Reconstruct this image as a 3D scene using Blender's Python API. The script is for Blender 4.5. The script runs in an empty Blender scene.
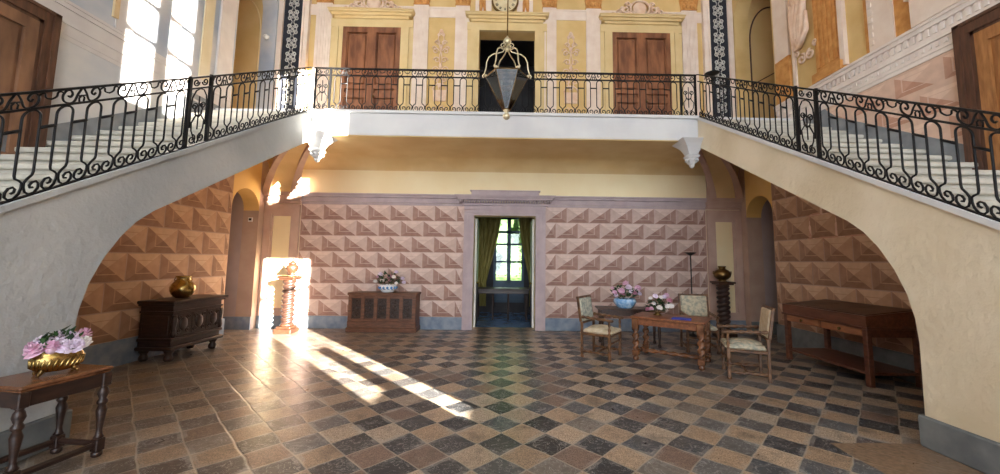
import bpy, math, random
from math import sin, cos, pi, sqrt, radians, tan
from mathutils import Vector, Matrix
random.seed(11)
C = bpy.context.scene.collection
S = bpy.context.scene

# ------------------------------------------------------------------ camera
F = 380.0
YAW, PIT, ROLL = radians(0.85), radians(5.5), radians(0.7)
r_ = Vector((cos(YAW), -sin(YAW), 0)); f_ = Vector((sin(YAW), cos(YAW), 0)); u_ = Vector((0, 0, 1))
f2 = f_ * cos(PIT) + u_ * sin(PIT); u2 = -f_ * sin(PIT) + u_ * cos(PIT)
r3 = r_ * cos(ROLL) + u2 * sin(ROLL); u3 = -r_ * sin(ROLL) + u2 * cos(ROLL)
cam = bpy.data.cameras.new('camera'); co = bpy.data.objects.new('camera', cam); C.objects.link(co)
cam.sensor_width = 36; cam.lens = F / 1000 * 36
cam.shift_x = -0.0105; cam.shift_y = -0.013
cam.clip_start = 0.05; cam.clip_end = 300
M3 = Matrix((r3, u3, -f2)).transposed()
co.matrix_world = Matrix.Translation((0, 0, 1.6)) @ M3.to_4x4()
S.camera = co

# ------------------------------------------------------------------ world, sun, daylight, exposure
S.view_settings.view_transform = 'Standard'
S.view_settings.look = 'None'
S.view_settings.gamma = 1
S.view_settings.use_curve_mapping = False
S.view_settings.exposure = 0.68
S.cycles.use_denoising = True
S.cycles.max_bounces = 8; S.cycles.diffuse_bounces = 5; S.cycles.transparent_max_bounces = 12
S.cycles.sample_clamp_indirect = 8
w = bpy.data.worlds.new('sky'); S.world = w; w.use_nodes = True
bg = w.node_tree.nodes['Background']
bg.inputs[0].default_value = (0.62, 0.80, 1.0, 1); bg.inputs[1].default_value = 0.45
SUN_E = 0.20
sun = bpy.data.lights.new('sun', 'SUN'); so = bpy.data.objects.new('sun', sun); C.objects.link(so)
sun.energy = 80; sun.angle = radians(0.3); sun.color = (1.0, 0.92, 0.78)
so.location = (20, -20, 12)
so.rotation_euler = Vector((-0.67, 0.74, -SUN_E)).to_track_quat('-Z', 'Y').to_euler()

def area(name, loc, direction, sx, sz, power, col):
    l = bpy.data.lights.new(name, 'AREA'); l.shape = 'RECTANGLE'; l.size = sx; l.size_y = sz
    l.energy = power; l.color = col
    o = bpy.data.objects.new(name, l); C.objects.link(o); o.location = loc
    o.rotation_euler = Vector(direction).to_track_quat('-Z', 'Y').to_euler()
    return o
# daylight through the three front bays (two storeys) and the right side windows behind the viewer, plus an added left fill
for bx in (-3.6, 0.0, 3.6):
    area('front_window_daylight', (bx, -7.95, 2.3), (0, 1, 0), 2.4, 3.8, 170, (0.84, 0.92, 1.0))
    area('front_window_daylight', (bx, -7.95, 7.2), (0, 1, -0.05), 2.4, 3.6, 112, (0.84, 0.92, 1.0))
area('side_fill_light', (5.6, -3.6, 7.0), (-1, 0.35, -0.1), 4.2, 3.2, 135, (0.76, 0.87, 1.0))
area('side_fill_light', (-5.6, -3.6, 7.0), (1, 0.35, -0.1), 4.2, 3.2, 130, (1.0, 0.92, 0.76))  # added warm fill, the left wall has no window

# ------------------------------------------------------------------ materials
def nt(m): return m.node_tree.nodes, m.node_tree.links
def mat(name, c1, c2=None, rough=0.6, metal=0.0, scale=6.0, detail=4.0, bump=0.0, bscale=None,
        stretch=(1, 1, 1), spec=0.5, lo=0.35, hi=0.65, trans=0.0, ior=1.45):
    m = bpy.data.materials.new(name); m.use_nodes = True
    N, L = nt(m); b = N['Principled BSDF']
    b.inputs['Base Color'].default_value = (*c1, 1)
    b.inputs['Roughness'].default_value = rough
    b.inputs['Metallic'].default_value = metal
    b.inputs['Specular IOR Level'].default_value = spec
    if trans: b.inputs['Transmission Weight'].default_value = trans; b.inputs['IOR'].default_value = ior
    tc = N.new('ShaderNodeTexCoord'); mp = N.new('ShaderNodeMapping'); mp.inputs['Scale'].default_value = stretch
    L.new(tc.outputs['Object'], mp.inputs[0])
    if c2 is not None:
        n = N.new('ShaderNodeTexNoise'); n.inputs['Scale'].default_value = scale; n.inputs['Detail'].default_value = detail
        L.new(mp.outputs[0], n.inputs['Vector'])
        r = N.new('ShaderNodeValToRGB'); r.color_ramp.elements[0].position = lo; r.color_ramp.elements[1].position = hi
        r.color_ramp.elements[0].color = (*c1, 1); r.color_ramp.elements[1].color = (*c2, 1)
        L.new(n.outputs['Fac'], r.inputs[0]); L.new(r.outputs[0], b.inputs['Base Color'])
    if bump:
        n2 = N.new('ShaderNodeTexNoise'); n2.inputs['Scale'].default_value = bscale or scale * 4; n2.inputs['Detail'].default_value = 6
        L.new(mp.outputs[0], n2.inputs['Vector'])
        bp = N.new('ShaderNodeBump'); bp.inputs['Strength'].default_value = bump; bp.inputs['Distance'].default_value = 0.03
        L.new(n2.outputs['Fac'], bp.inputs['Height']); L.new(bp.outputs[0], b.inputs['Normal'])
    return m
def srgb(r, g, b):
    return tuple(((v / 255) / 12.92 if v <= 10 else (((v / 255) + 0.055) / 1.055) ** 2.4) for v in (r, g, b))

M = {}
M['string_l'] = mat('roughcast plaster with cool skylight tint', srgb(168, 173, 177), srgb(190, 193, 194), 0.9, scale=1.1, detail=9, bump=0.5, bscale=14)  # same plaster as the right string, cool skylight put into its colour
M['string_r'] = mat('roughcast plaster with warm bounce tint', srgb(204, 189, 158), srgb(226, 214, 190), 0.9, scale=.9, detail=9, bump=0.45, bscale=14)  # same plaster as the left string, warm bounced light put into its colour
M['slab'] = mat('white limewash', srgb(204, 204, 206), srgb(216, 216, 216), 0.85, scale=1.5, bump=0.08, bscale=20)
M['plinth'] = mat('grey stone plinth', srgb(96, 101, 104), srgb(120, 124, 124), 0.7, scale=5, bump=0.15)
M['bluebase'] = mat('blue grey painted skirting', srgb(112, 126, 146), srgb(140, 150, 162), 0.7, scale=7)
M['dado'] = mat('slate grey dado', srgb(120, 124, 130), srgb(142, 146, 150), 0.7, scale=5)
M['yellow'] = mat('straw yellow distemper', srgb(238, 220, 178), srgb(242, 228, 190), 0.85, scale=1.5)
M['vault'] = mat('ochre vault plaster', srgb(214, 184, 132), srgb(224, 198, 148), 0.85, scale=1.5)
M['ochre'] = mat('ochre wall paint', srgb(208, 174, 114), srgb(220, 190, 132), 0.8, scale=2)
M['ochre_trim'] = mat('pale ochre door surround', srgb(214, 188, 136), srgb(222, 198, 148), 0.7, scale=3)
M['pinkwhite'] = mat('pinkish white pilaster paint', srgb(226, 206, 190), srgb(236, 220, 206), 0.8, scale=4)
M['cap'] = mat('orange ochre gilding', srgb(190, 128, 64), srgb(212, 156, 90), 0.7, scale=9)
M['relief'] = mat('rose plaster relief', srgb(220, 186, 160), srgb(232, 206, 184), 0.8, scale=8)
M['lilac'] = mat('lilac grey painted moulding', srgb(176, 160, 164), srgb(190, 174, 176), 0.75, scale=4)
M['rosebrown'] = mat('rose brown painted pilaster', srgb(188, 158, 144), srgb(200, 172, 158), 0.8, scale=3)
M['passage'] = mat('mauve grey passage plaster', srgb(164, 146, 142), srgb(178, 160, 156), 0.85, scale=1.6)
M['leftwall'] = mat('faded blue white fresco', srgb(160, 170, 186), srgb(214, 210, 206), 0.85, scale=.9, detail=9)
M['fadeband'] = mat('faded grey rose painted band', srgb(196, 190, 190), srgb(208, 204, 202), 0.85, scale=3)
M['stairvault'] = mat('warm ochre vault plaster', srgb(230, 190, 116), srgb(238, 202, 134), .85, scale=1.5)
M['drawerwood'] = mat('lighter mahogany drawer front', srgb(136, 84, 54), srgb(164, 108, 72), .4, scale=5, stretch=(5, 1, 5))
M['legwood'] = mat('polished brown twist wood', srgb(84, 52, 34), srgb(136, 90, 60), 0.25, scale=8)
M['browngrd'] = mat('brown ground paint', srgb(178, 150, 134), srgb(188, 162, 146), .85, scale=3)
M['fadecol'] = mat('faded brown painted column', srgb(196, 168, 124), srgb(206, 184, 148), .85, scale=4)
M['fadebeige'] = mat('faded beige painted strip', srgb(208, 196, 164), srgb(216, 206, 180), .85, scale=3)
M['whiteband'] = mat('chalk white painted cornice', srgb(226, 212, 204), srgb(236, 226, 218), 0.8, scale=4)
M['tan'] = mat('tan plaster', srgb(208, 178, 122), srgb(218, 190, 138), 0.85, scale=1.5)
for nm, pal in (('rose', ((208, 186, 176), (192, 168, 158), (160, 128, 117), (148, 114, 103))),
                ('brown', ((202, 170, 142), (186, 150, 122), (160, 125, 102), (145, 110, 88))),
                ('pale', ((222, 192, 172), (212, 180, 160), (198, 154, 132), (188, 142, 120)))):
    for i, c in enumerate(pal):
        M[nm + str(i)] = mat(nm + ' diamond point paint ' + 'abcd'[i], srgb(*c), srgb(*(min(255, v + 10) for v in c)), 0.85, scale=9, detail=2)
M['step'] = mat('pale worn stair stone', srgb(178, 174, 164), srgb(200, 196, 184), 0.7, scale=5, bump=0.1)
M['iron'] = mat('black wrought iron', (0.012, 0.012, 0.014), None, 0.45, 0.6)
M['oldwood'] = mat('dark polished walnut', srgb(46, 28, 20), srgb(70, 44, 30), 0.35, scale=5, stretch=(6, 1, 6))
M['tablewood'] = mat('warm walnut table top', srgb(112, 66, 42), srgb(146, 92, 60), 0.35, scale=5, stretch=(6, 1, 6))
M['ebony'] = mat('almost black carved oak', srgb(38, 24, 20), srgb(58, 38, 30), 0.4, scale=8, stretch=(1, 1, 5))
M['chestwood'] = mat('brown carved oak', srgb(86, 54, 36), srgb(112, 72, 50), 0.45, scale=7, stretch=(1, 5, 5))
M['casewood'] = mat('reddish mahogany', srgb(84, 48, 33), srgb(112, 68, 48), 0.35, scale=5, stretch=(5, 1, 5))
M['casetop'] = mat('dull brown case lid', srgb(82, 58, 46), srgb(98, 72, 58), 0.5, scale=4, stretch=(5, 1, 5))
M['chairwood'] = mat('worn chair wood', srgb(70, 44, 28), srgb(122, 86, 56), 0.45, scale=10)
M['doorwood'] = mat('reddish brown door wood', srgb(104, 62, 40), srgb(156, 102, 68), 0.45, scale=1.8, detail=6, stretch=(4, 4, 1))
M['doormid'] = mat('mid brown door wood', srgb(100, 70, 52), srgb(140, 102, 76), 0.5, scale=1.6, detail=6, stretch=(4, 4, 1))
M['doordark'] = mat('dark brown door frame wood', srgb(70, 44, 32), srgb(96, 62, 44), 0.5, scale=4, stretch=(7, 7, 1))
M['doorhoney'] = mat('honey brown door wood', srgb(140, 92, 50), srgb(176, 122, 72), 0.5, scale=4, stretch=(7, 7, 1))
M['brass'] = mat('aged brass', srgb(150, 124, 70), srgb(190, 162, 104), 0.25, 1.0, scale=7)
M['darkbrass'] = mat('tarnished brass', srgb(104, 82, 50), srgb(142, 114, 72), 0.35, 1.0, scale=9)
M['gilt'] = mat('pale gilt metal', srgb(206, 192, 156), srgb(226, 214, 184), 0.35, 0.7, scale=9)
M['porcelain'] = mat('white porcelain', srgb(226, 232, 240), None, 0.15)
M['cobalt'] = mat('blue porcelain glaze', srgb(60, 116, 188), srgb(110, 160, 214), 0.15, scale=30)
M['bluewhite'] = mat('pale blue porcelain', srgb(120, 168, 216), srgb(186, 212, 236), 0.15, scale=16, lo=.4, hi=.6)
M['tapestry'] = mat('beige tapestry upholstery', srgb(196, 182, 156), srgb(150, 150, 136), 0.95, scale=16, lo=.42, hi=.6)
M['tapblue'] = mat('grey green tapestry upholstery', srgb(150, 158, 150), srgb(196, 194, 178), 0.95, scale=20, lo=.42, hi=.58)
M['seatcream'] = mat('cream seat fabric', srgb(206, 192, 168), srgb(188, 170, 140), 0.95, scale=14)
M['pinkpetal'] = mat('pink petal', srgb(214, 160, 190), srgb(232, 200, 220), 0.8, scale=18)
M['palepetal'] = mat('pale lilac petal', srgb(226, 206, 230), srgb(244, 234, 246), 0.8, scale=18)
M['whitepetal'] = mat('white petal', srgb(240, 234, 232), srgb(250, 246, 244), 0.8, scale=18)
M['rosepetal'] = mat('deep pink petal', srgb(186, 116, 142), srgb(214, 158, 178), 0.8, scale=18)
M['leaf'] = mat('dark green leaf', srgb(28, 52, 26), srgb(52, 86, 40), 0.55, scale=14)
M['tree'] = mat('garden foliage', srgb(34, 54, 26), srgb(78, 104, 50), 0.8, scale=2)
M['bark'] = mat('grey bark', srgb(80, 70, 60), srgb(110, 98, 84), 0.9, scale=6)
M['grass'] = mat('lawn green', srgb(92, 118, 62), srgb(124, 148, 84), 0.9, scale=1)
M['black'] = mat('matt black metal', (0.01, 0.01, 0.01), None, 0.5, 0.3)
M['navy'] = mat('blue black panel paint', srgb(26, 30, 40), srgb(38, 42, 54), 0.6, scale=6)
M['silver'] = mat('silver grey painted arabesque', srgb(186, 184, 178), srgb(206, 204, 198), 0.6, scale=9)
M['white'] = mat('white painted plastic', srgb(230, 230, 226), None, 0.5)
M['dial'] = mat('cream clock dial', srgb(206, 190, 150), srgb(222, 208, 172), 0.5, scale=5)
M['clockbase'] = mat('grey marble base', srgb(150, 134, 118), srgb(172, 156, 140), 0.6, scale=12)
M['curtain'] = mat('olive gold curtain cloth', srgb(140, 128, 66), srgb(172, 158, 92), 0.85, scale=3, stretch=(8, 8, 1))
M['sash'] = mat('blue grey window paint', srgb(74, 98, 122), None, 0.5)
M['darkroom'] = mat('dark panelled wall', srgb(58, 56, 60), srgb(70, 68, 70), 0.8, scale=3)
M['skyfloor'] = mat('polished floor with sky reflection tint', srgb(84, 116, 158), srgb(112, 142, 180), 0.15, scale=4)  # the blue is sky reflection painted into the base colour
M['cloth'] = mat('royal blue paper', srgb(48, 62, 168), None, 0.6)
M['paper'] = mat('pale paper', srgb(214, 222, 230), None, 0.8)
M['candle'] = mat('ivory candle', srgb(238, 230, 206), None, 0.5)
def glass(name, tint, alpha):
    m = bpy.data.materials.new(name); m.use_nodes = True
    N, L = nt(m); N.remove(N['Principled BSDF'])
    t = N.new('ShaderNodeBsdfTransparent'); t.inputs[0].default_value = (*tint, 1)
    g = N.new('ShaderNodeBsdfGlossy'); g.inputs['Roughness'].default_value = 0.03
    mx = N.new('ShaderNodeMixShader'); fr = N.new('ShaderNodeFresnel'); fr.inputs[0].default_value = 1.5
    ad = N.new('ShaderNodeMath'); ad.operation = 'ADD'; ad.inputs[1].default_value = alpha
    L.new(fr.outputs[0], ad.inputs[0]); L.new(ad.outputs[0], mx.inputs[0])
    L.new(t.outputs[0], mx.inputs[1]); L.new(g.outputs[0], mx.inputs[2]); L.new(mx.outputs[0], N['Material Output'].inputs[0])
    return m
M['glass'] = glass('clear pane', (0.9, 0.95, 0.97), 0.02)
M['smoke'] = glass('smoky lantern glass', (0.33, 0.39, 0.46), 0.10)

def floor_material():
    m = bpy.data.materials.new('worn checkered stone tiles'); m.use_nodes = True
    N, L = nt(m); b = N['Principled BSDF']
    geo = N.new('ShaderNodeNewGeometry'); sep = N.new('ShaderNodeSeparateXYZ')
    # slight irregularity of the hand cut tiles
    nz = N.new('ShaderNodeTexNoise'); nz.inputs['Scale'].default_value = 2.3; nz.inputs['Detail'].default_value = 3
    L.new(geo.outputs['Position'], nz.inputs['Vector'])
    off = N.new('ShaderNodeVectorMath'); off.operation = 'SUBTRACT'; off.inputs[1].default_value = (.5, .5, .5)
    L.new(nz.outputs['Color'], off.inputs[0])
    sc = N.new('ShaderNodeVectorMath'); sc.operation = 'SCALE'; sc.inputs['Scale'].default_value = 0.06
    L.new(off.outputs[0], sc.inputs[0])
    ad = N.new('ShaderNodeVectorMath'); ad.operation = 'ADD'
    L.new(geo.outputs['Position'], ad.inputs[0]); L.new(sc.outputs[0], ad.inputs[1]); L.new(ad.outputs[0], sep.inputs[0])
    def mth(op, a, b_=None, clamp=False):
        n = N.new('ShaderNodeMath'); n.operation = op; n.use_clamp = clamp
        for i, v in enumerate((a, b_)):
            if v is None: continue
            if isinstance(v, (int, float)): n.inputs[i].default_value = v
            else: L.new(v, n.inputs[i])
        return n.outputs[0]
    X, Y = sep.outputs[0], sep.outputs[1]
    D = 0.42
    u = mth('ADD', mth('DIVIDE', mth('ADD', X, Y), D), 100 - 7.298 + .5)
    v = mth('ADD', mth('DIVIDE', mth('SUBTRACT', Y, X), D), 100 - 9.369 + .5)
    fu, fv = mth('FLOOR', u), mth('FLOOR', v)
    par = mth('MODULO', mth('ADD', fu, fv), 2)
    cu, cv = mth('FRACT', u), mth('FRACT', v)
    eu = mth('MINIMUM', cu, mth('SUBTRACT', 1, cu)); ev = mth('MINIMUM', cv, mth('SUBTRACT', 1, cv))
    edge = mth('MINIMUM', eu, ev)
    cmb = N.new('ShaderNodeCombineXYZ'); L.new(fu, cmb.inputs[0]); L.new(fv, cmb.inputs[1])
    wn = N.new('ShaderNodeTexWhiteNoise'); wn.noise_dimensions = '2D'; L.new(cmb.outputs[0], wn.inputs['Vector'])
    sw = N.new('ShaderNodeSeparateColor'); L.new(wn.outputs['Color'], sw.inputs[0])
    def ramp(fac, stops):
        r = N.new('ShaderNodeValToRGB'); e = r.color_ramp.elements
        while len(e) < len(stops): e.new(0.5)
        for i, (p, c) in enumerate(stops): e[i].position = p; e[i].color = (*srgb(*c), 1)
        L.new(fac, r.inputs[0]); return r.outputs[0]
    def mix(f, a, b_, mode='MIX'):
        n = N.new('ShaderNodeMix'); n.data_type = 'RGBA'; n.blend_type = mode
        if isinstance(f, float): n.inputs[0].default_value = f
        else: L.new(f, n.inputs[0])
        for s, vv in ((n.inputs[6], a), (n.inputs[7], b_)):
            if isinstance(vv, tuple): s.default_value = (*vv, 1)
            else: L.new(vv, s)
        return n.outputs[2]
    dark = ramp(sw.outputs[0], [(0, (32, 36, 43)), (.5, (50, 54, 62)), (.85, (86, 90, 96)), (1, (118, 108, 98))])
    tan_ = ramp(sw.outputs[1], [(0, (176, 146, 112)), (.45, (200, 172, 138)), (.8, (194, 178, 156)), (.9, (148, 118, 100)), (1, (130, 106, 92))])
    base = mix(par, dark, tan_)
    # stone grain, white veins and general wear
    n1 = N.new('ShaderNodeTexNoise'); n1.inputs['Scale'].default_value = 26; n1.inputs['Detail'].default_value = 5
    L.new(geo.outputs['Position'], n1.inputs['Vector'])
    grain = ramp(n1.outputs['Fac'], [(.25, (120, 120, 120)), (.75, (255, 255, 255))])
    base = mix(0.5, base, grain, 'MULTIPLY')
    n2 = N.new('ShaderNodeTexNoise'); n2.inputs['Scale'].default_value = 7; n2.inputs['Detail'].default_value = 6; n2.inputs['Distortion'].default_value = 1.2
    L.new(geo.outputs['Position'], n2.inputs['Vector'])
    vein = ramp(n2.outputs['Fac'], [(.60, (0, 0, 0)), (.74, (255, 255, 255))])
    vf = mth('MULTIPLY', vein, 0.45)
    base = mix(vf, base, srgb(152, 146, 138))
    n3 = N.new('ShaderNodeTexNoise'); n3.inputs['Scale'].default_value = 0.55; n3.inputs['Detail'].default_value = 2
    L.new(geo.outputs['Position'], n3.inputs['Vector'])
    wf = mth('MULTIPLY', ramp(n3.outputs['Fac'], [(.45, (0, 0, 0)), (.7, (255, 255, 255))]), 0.35)
    base = mix(wf, base, srgb(110, 96, 84))
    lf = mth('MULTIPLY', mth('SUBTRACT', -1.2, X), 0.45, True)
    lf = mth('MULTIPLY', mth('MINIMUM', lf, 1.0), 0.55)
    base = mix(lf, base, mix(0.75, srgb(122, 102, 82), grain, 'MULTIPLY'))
    n4 = N.new('ShaderNodeTexNoise'); n4.inputs['Scale'].default_value = 90; n4.inputs['Detail'].default_value = 2
    L.new(geo.outputs['Position'], n4.inputs['Vector'])
    base = mix(mth('MULTIPLY', par, 0.75), base, ramp(n4.outputs['Fac'], [(.36, (118, 100, 84)), (.5, (225, 215, 205)), (.62, (255, 250, 245))]), 'MULTIPLY')
    n5 = N.new('ShaderNodeTexNoise'); n5.inputs['Scale'].default_value = 9; n5.inputs['Detail'].default_value = 5; n5.inputs['Distortion'].default_value = 2.0
    L.new(geo.outputs['Position'], n5.inputs['Vector'])
    ln = mth('LESS_THAN', mth('ABSOLUTE', mth('SUBTRACT', n5.outputs['Fac'], 0.5)), 0.012)
    ln = mth('MULTIPLY', ln, mth('MULTIPLY', mth('SUBTRACT', 1, par), 0.45))
    base = mix(ln, base, srgb(176, 176, 174))
    n6 = N.new('ShaderNodeTexNoise'); n6.inputs['Scale'].default_value = 3.2; n6.inputs['Detail'].default_value = 7
    L.new(geo.outputs['Position'], n6.inputs['Vector'])
    ew = mth('MULTIPLY', mth('LESS_THAN', edge, 0.13), ramp(n6.outputs['Fac'], [(.5, (0, 0, 0)), (.62, (255, 255, 255))]))
    base = mix(mth('MULTIPLY', ew, 0.4), base, srgb(150, 146, 140))
    bl = ramp(n6.outputs['Fac'], [(.33, (255, 255, 255)), (.45, (0, 0, 0))])
    base = mix(mth('MULTIPLY', bl, 0.45), base, srgb(66, 60, 56))
    # big plain slabs along the near left edge and beside the right pier
    def box(x0, x1, y0, y1):
        a = mth('MULTIPLY', mth('GREATER_THAN', X, x0), mth('LESS_THAN', X, x1))
        return mth('MULTIPLY', a, mth('MULTIPLY', mth('GREATER_THAN', Y, y0), mth('LESS_THAN', Y, y1)))
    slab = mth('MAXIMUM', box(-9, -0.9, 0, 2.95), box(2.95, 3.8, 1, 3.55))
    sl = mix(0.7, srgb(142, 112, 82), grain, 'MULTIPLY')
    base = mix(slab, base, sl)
    gr = mth('MULTIPLY', mth('LESS_THAN', edge, 0.022), mth('SUBTRACT', 1, slab))
    gn = mth('MULTIPLY', gr, mth('ADD', 0.25, mth('MULTIPLY', n6.outputs['Fac'], 0.9)), True)
    base = mix(gn, base, srgb(150, 138, 122))
    hs = N.new('ShaderNodeHueSaturation'); hs.inputs['Saturation'].default_value = 0.8; hs.inputs['Value'].default_value = 1.2
    L.new(base, hs.inputs['Color']); base = hs.outputs[0]
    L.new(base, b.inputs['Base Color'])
    rg = N.new('ShaderNodeMapRange'); rg.inputs['To Min'].default_value = 0.2; rg.inputs['To Max'].default_value = 0.46
    L.new(n2.outputs['Fac'], rg.inputs[0]); L.new(rg.outputs[0], b.inputs['Roughness'])
    bp = N.new('ShaderNodeBump'); bp.inputs['Strength'].default_value = 0.3; bp.inputs['Distance'].default_value = 0.010
    hh = mth('ADD', mth('MULTIPLY', n1.outputs['Fac'], 0.35), mth('MULTIPLY', mth('MINIMUM', edge, 0.05), 12))
    hh = mth('ADD', hh, mth('MULTIPLY', n2.outputs['Fac'], 0.6))
    L.new(hh, bp.inputs['Height']); L.new(bp.outputs[0], b.inputs['Normal'])
    return m
M['floor'] = floor_material()

# ------------------------------------------------------------------ mesh helpers
class MB:
    def __init__(s): s.v = []; s.f = []; s.sm = []; s.mi = []
    def add(s, vs, fs, smooth=False, mi=0, T=None):
        k = len(s.v)
        s.v += [tuple(T @ Vector(v)) if T else tuple(v) for v in vs]
        for f in fs: s.f.append(tuple(i + k for i in f)); s.sm.append(smooth); s.mi.append(mi)
        return s
    def box(s, x0, x1, y0, y1, z0, z1, mi=0, T=None):
        vs = [(x, y, z) for z in (z0, z1) for y in (y0, y1) for x in (x0, x1)]
        return s.add(vs, [(0, 2, 3, 1), (4, 5, 7, 6), (0, 1, 5, 4), (2, 6, 7, 3), (0, 4, 6, 2), (1, 3, 7, 5)], False, mi, T)
    def bbox(s, x0, x1, y0, y1, z0, z1, b=0.01, mi=0, T=None):   # chamfered box
        b = min(b, abs(x1 - x0) / 2.01, abs(y1 - y0) / 2.01, abs(z1 - z0) / 2.01)
        rings = []
        for z, i in ((z0, b), (z0 + b, 0), (z1 - b, 0), (z1, b)):
            a = [(x0 + b, y0 + i), (x1 - b, y0 + i), (x1 - i, y0 + b), (x1 - i, y1 - b), (x1 - b, y1 - i), (x0 + b, y1 - i), (x0 + i, y1 - b), (x0 + i, y0 + b)]
            rings.append([(x, y, z) for x, y in a])
        return s.loft(rings, True, True, False, mi, T)
    def loft(s, rings, closed=True, caps=True, smooth=True, mi=0, T=None):
        n = len(rings[0]); vs = [p for r in rings for p in r]; fs = []
        for i in range(len(rings) - 1):
            for j in range(n if closed else n - 1):
                k = (j + 1) % n
                fs.append((i * n + j, i * n + k, (i + 1) * n + k, (i + 1) * n + j))
        s.add(vs, fs, smooth, mi, T)
        if caps and closed:
            k = len(s.v) - len(vs)
            s.f.append(tuple(k + j for j in reversed(range(n)))); s.sm.append(False); s.mi.append(mi)
            k2 = k + (len(rings) - 1) * n
            s.f.append(tuple(k2 + j for j in range(n))); s.sm.append(False); s.mi.append(mi)
        return s
    def lathe(s, prof, cx=0, cy=0, cz=0, n=16, mi=0, T=None, sx=1, sy=1, ribs=0, rib=0):
        rings = []
        for r, z in prof:
            rings.append([(cx + sx * r * (1 + (rib * cos(ribs * 2 * pi * j / n) if ribs else 0)) * cos(2 * pi * j / n),
                           cy + sy * r * (1 + (rib * cos(ribs * 2 * pi * j / n) if ribs else 0)) * sin(2 * pi * j / n), cz + z) for j in range(n)])
        return s.loft(rings, True, True, True, mi, T)
    def tube(s, pts, r, n=6, closed=False, mi=0, T=None, flat=1.0):
        P = [Vector(p) for p in pts]; m = len(P); rings = []
        ref = None
        for i in range(m):
            a = P[i - 1] if i or closed else P[0]; b = P[(i + 1) % m] if i < m - 1 or closed else P[m - 1]
            t = (b - a)
            t = t.normalized() if t.length > 1e-9 else Vector((0, 0, 1))
            if ref is None:
                ref = Vector((1, 0, 0)) if abs(t.x) < .9 else Vector((0, 1, 0))
            e1 = (ref - t * ref.dot(t))
            if e1.length < 1e-4: e1 = t.orthogonal()
            e1.normalize(); ref = e1; e2 = t.cross(e1)
            rr = r[i] if isinstance(r, (list, tuple)) else r
            rings.append([P[i] + (e1 * cos(2 * pi * j / n) + e2 * sin(2 * pi * j / n) * flat) * rr for j in range(n)])
        if closed: rings.append(rings[0])
        return s.loft([[tuple(p) for p in q] for q in rings], True, not closed, True, mi, T)
    def rope(s, p0, p1, r, turns=3, lobes=2, amp=.28, n=10, mi=0, T=None, k=None):
        p0, p1 = Vector(p0), Vector(p1); d = p1 - p0; L = d.length; t = d / L
        e1 = t.orthogonal().normalized(); e2 = t.cross(e1)
        k = k or int(turns * 9) + 2; rings = []
        for i in range(k + 1):
            h = i / k; ph = turns * 2 * pi * h
            rings.append([tuple(p0 + d * h + (e1 * cos(a) + e2 * sin(a)) * r * (1 + amp * cos(lobes * a - ph))) for a in [2 * pi * j / n for j in range(n)]])
        return s.loft(rings, True, True, True, mi, T)
    def prism(s, poly, a0, a1, axis='x', mi=0, T=None, smooth=False):   # polygon extruded along an axis
        def P(p, a):
            return (a, p[0], p[1]) if axis == 'x' else ((p[0], a, p[1]) if axis == 'y' else (p[0], p[1], a))
        n = len(poly); vs = [P(p, a0) for p in poly] + [P(p, a1) for p in poly]
        fs = [(j, (j + 1) % n, n + (j + 1) % n, n + j) for j in range(n)]
        s.add(vs, fs, smooth, mi, T); k = len(s.v) - 2 * n
        s.f.append(tuple(k + j for j in reversed(range(n)))); s.sm.append(False); s.mi.append(mi)
        s.f.append(tuple(k + n + j for j in range(n))); s.sm.append(False); s.mi.append(mi)
        return s
    def ball(s, c, r, n=12, m=8, mi=0, sx=1, sy=1, sz=1, T=None, bump=0, rnd=None):
        rings = []
        for i in range(m + 1):
            a = pi * i / m - pi / 2; a = max(-pi / 2 + .03, min(pi / 2 - .03, a))
            rings.append([(c[0] + sx * r * q * cos(a) * cos(2 * pi * j / n), c[1] + sy * r * q * cos(a) * sin(2 * pi * j / n), c[2] + sz * r * q * sin(a))
                          for j in range(n) for q in [1 + (bump * (rnd or random).uniform(-1, 1) if bump else 0)]])
        return s.loft(rings, True, True, True, mi, T)
    def mesh(s, name, mats):
        me = bpy.data.meshes.new(name); me.from_pydata(s.v, [], s.f)
        for m in (mats if isinstance(mats, (list, tuple)) else [mats]): me.materials.append(m)
        me.polygons.foreach_set('use_smooth', s.sm); me.polygons.foreach_set('material_index', s.mi)
        me.update()
        import bmesh
        bm = bmesh.new(); bm.from_mesh(me); bmesh.ops.recalc_face_normals(bm, faces=bm.faces); bm.to_mesh(me); bm.free()
        return me
    def obj(s, name, mats, parent=None, label=None, loc=None):
        o = bpy.data.objects.new(name, s.mesh(name, mats)); C.objects.link(o)
        if parent is not None: o.parent = parent
        if loc: o.location = loc
        if label: o['label'] = label
        return o
def thing(name, label, cat, loc=(0, 0, 0), rz=0, group=None):
    o = bpy.data.objects.new(name, None); C.objects.link(o); o.empty_display_size = .1
    o.location = loc; o.rotation_euler = (0, 0, rz); return tag(o, label, cat, group)
def tag(o, label, cat, group=None):
    o['label'] = label; o['category'] = cat
    if group: o['group'] = group
    return o
def struct(name, mb, m, parent=None):
    o = mb.obj(name, m, parent)
    if parent is None: o['kind'] = 'structure'
    return o
def sempty(name, loc=(0, 0, 0), rz=0):
    o = bpy.data.objects.new(name, None); C.objects.link(o); o.location = loc; o.rotation_euler = (0, 0, rz)
    o['kind'] = 'structure'; return o
def copyto(o, parent, loc=None, rz=None, scale=None):
    c = o.copy(); C.objects.link(c); c.parent = parent
    if loc is not None: c.location = loc
    if rz is not None: c.rotation_euler = (0, 0, rz)
    if scale is not None: c.scale = scale
    return c
def copy_thing(root, loc, rz, label):
    r = root.copy(); C.objects.link(r); r.location = loc; r.rotation_euler = (0, 0, rz); r['label'] = label
    for ch in list(root.children):
        c = ch.copy(); C.objects.link(c); c.parent = r
        for g in list(ch.children):
            d = g.copy(); C.objects.link(d); d.parent = c
    return r
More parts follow.
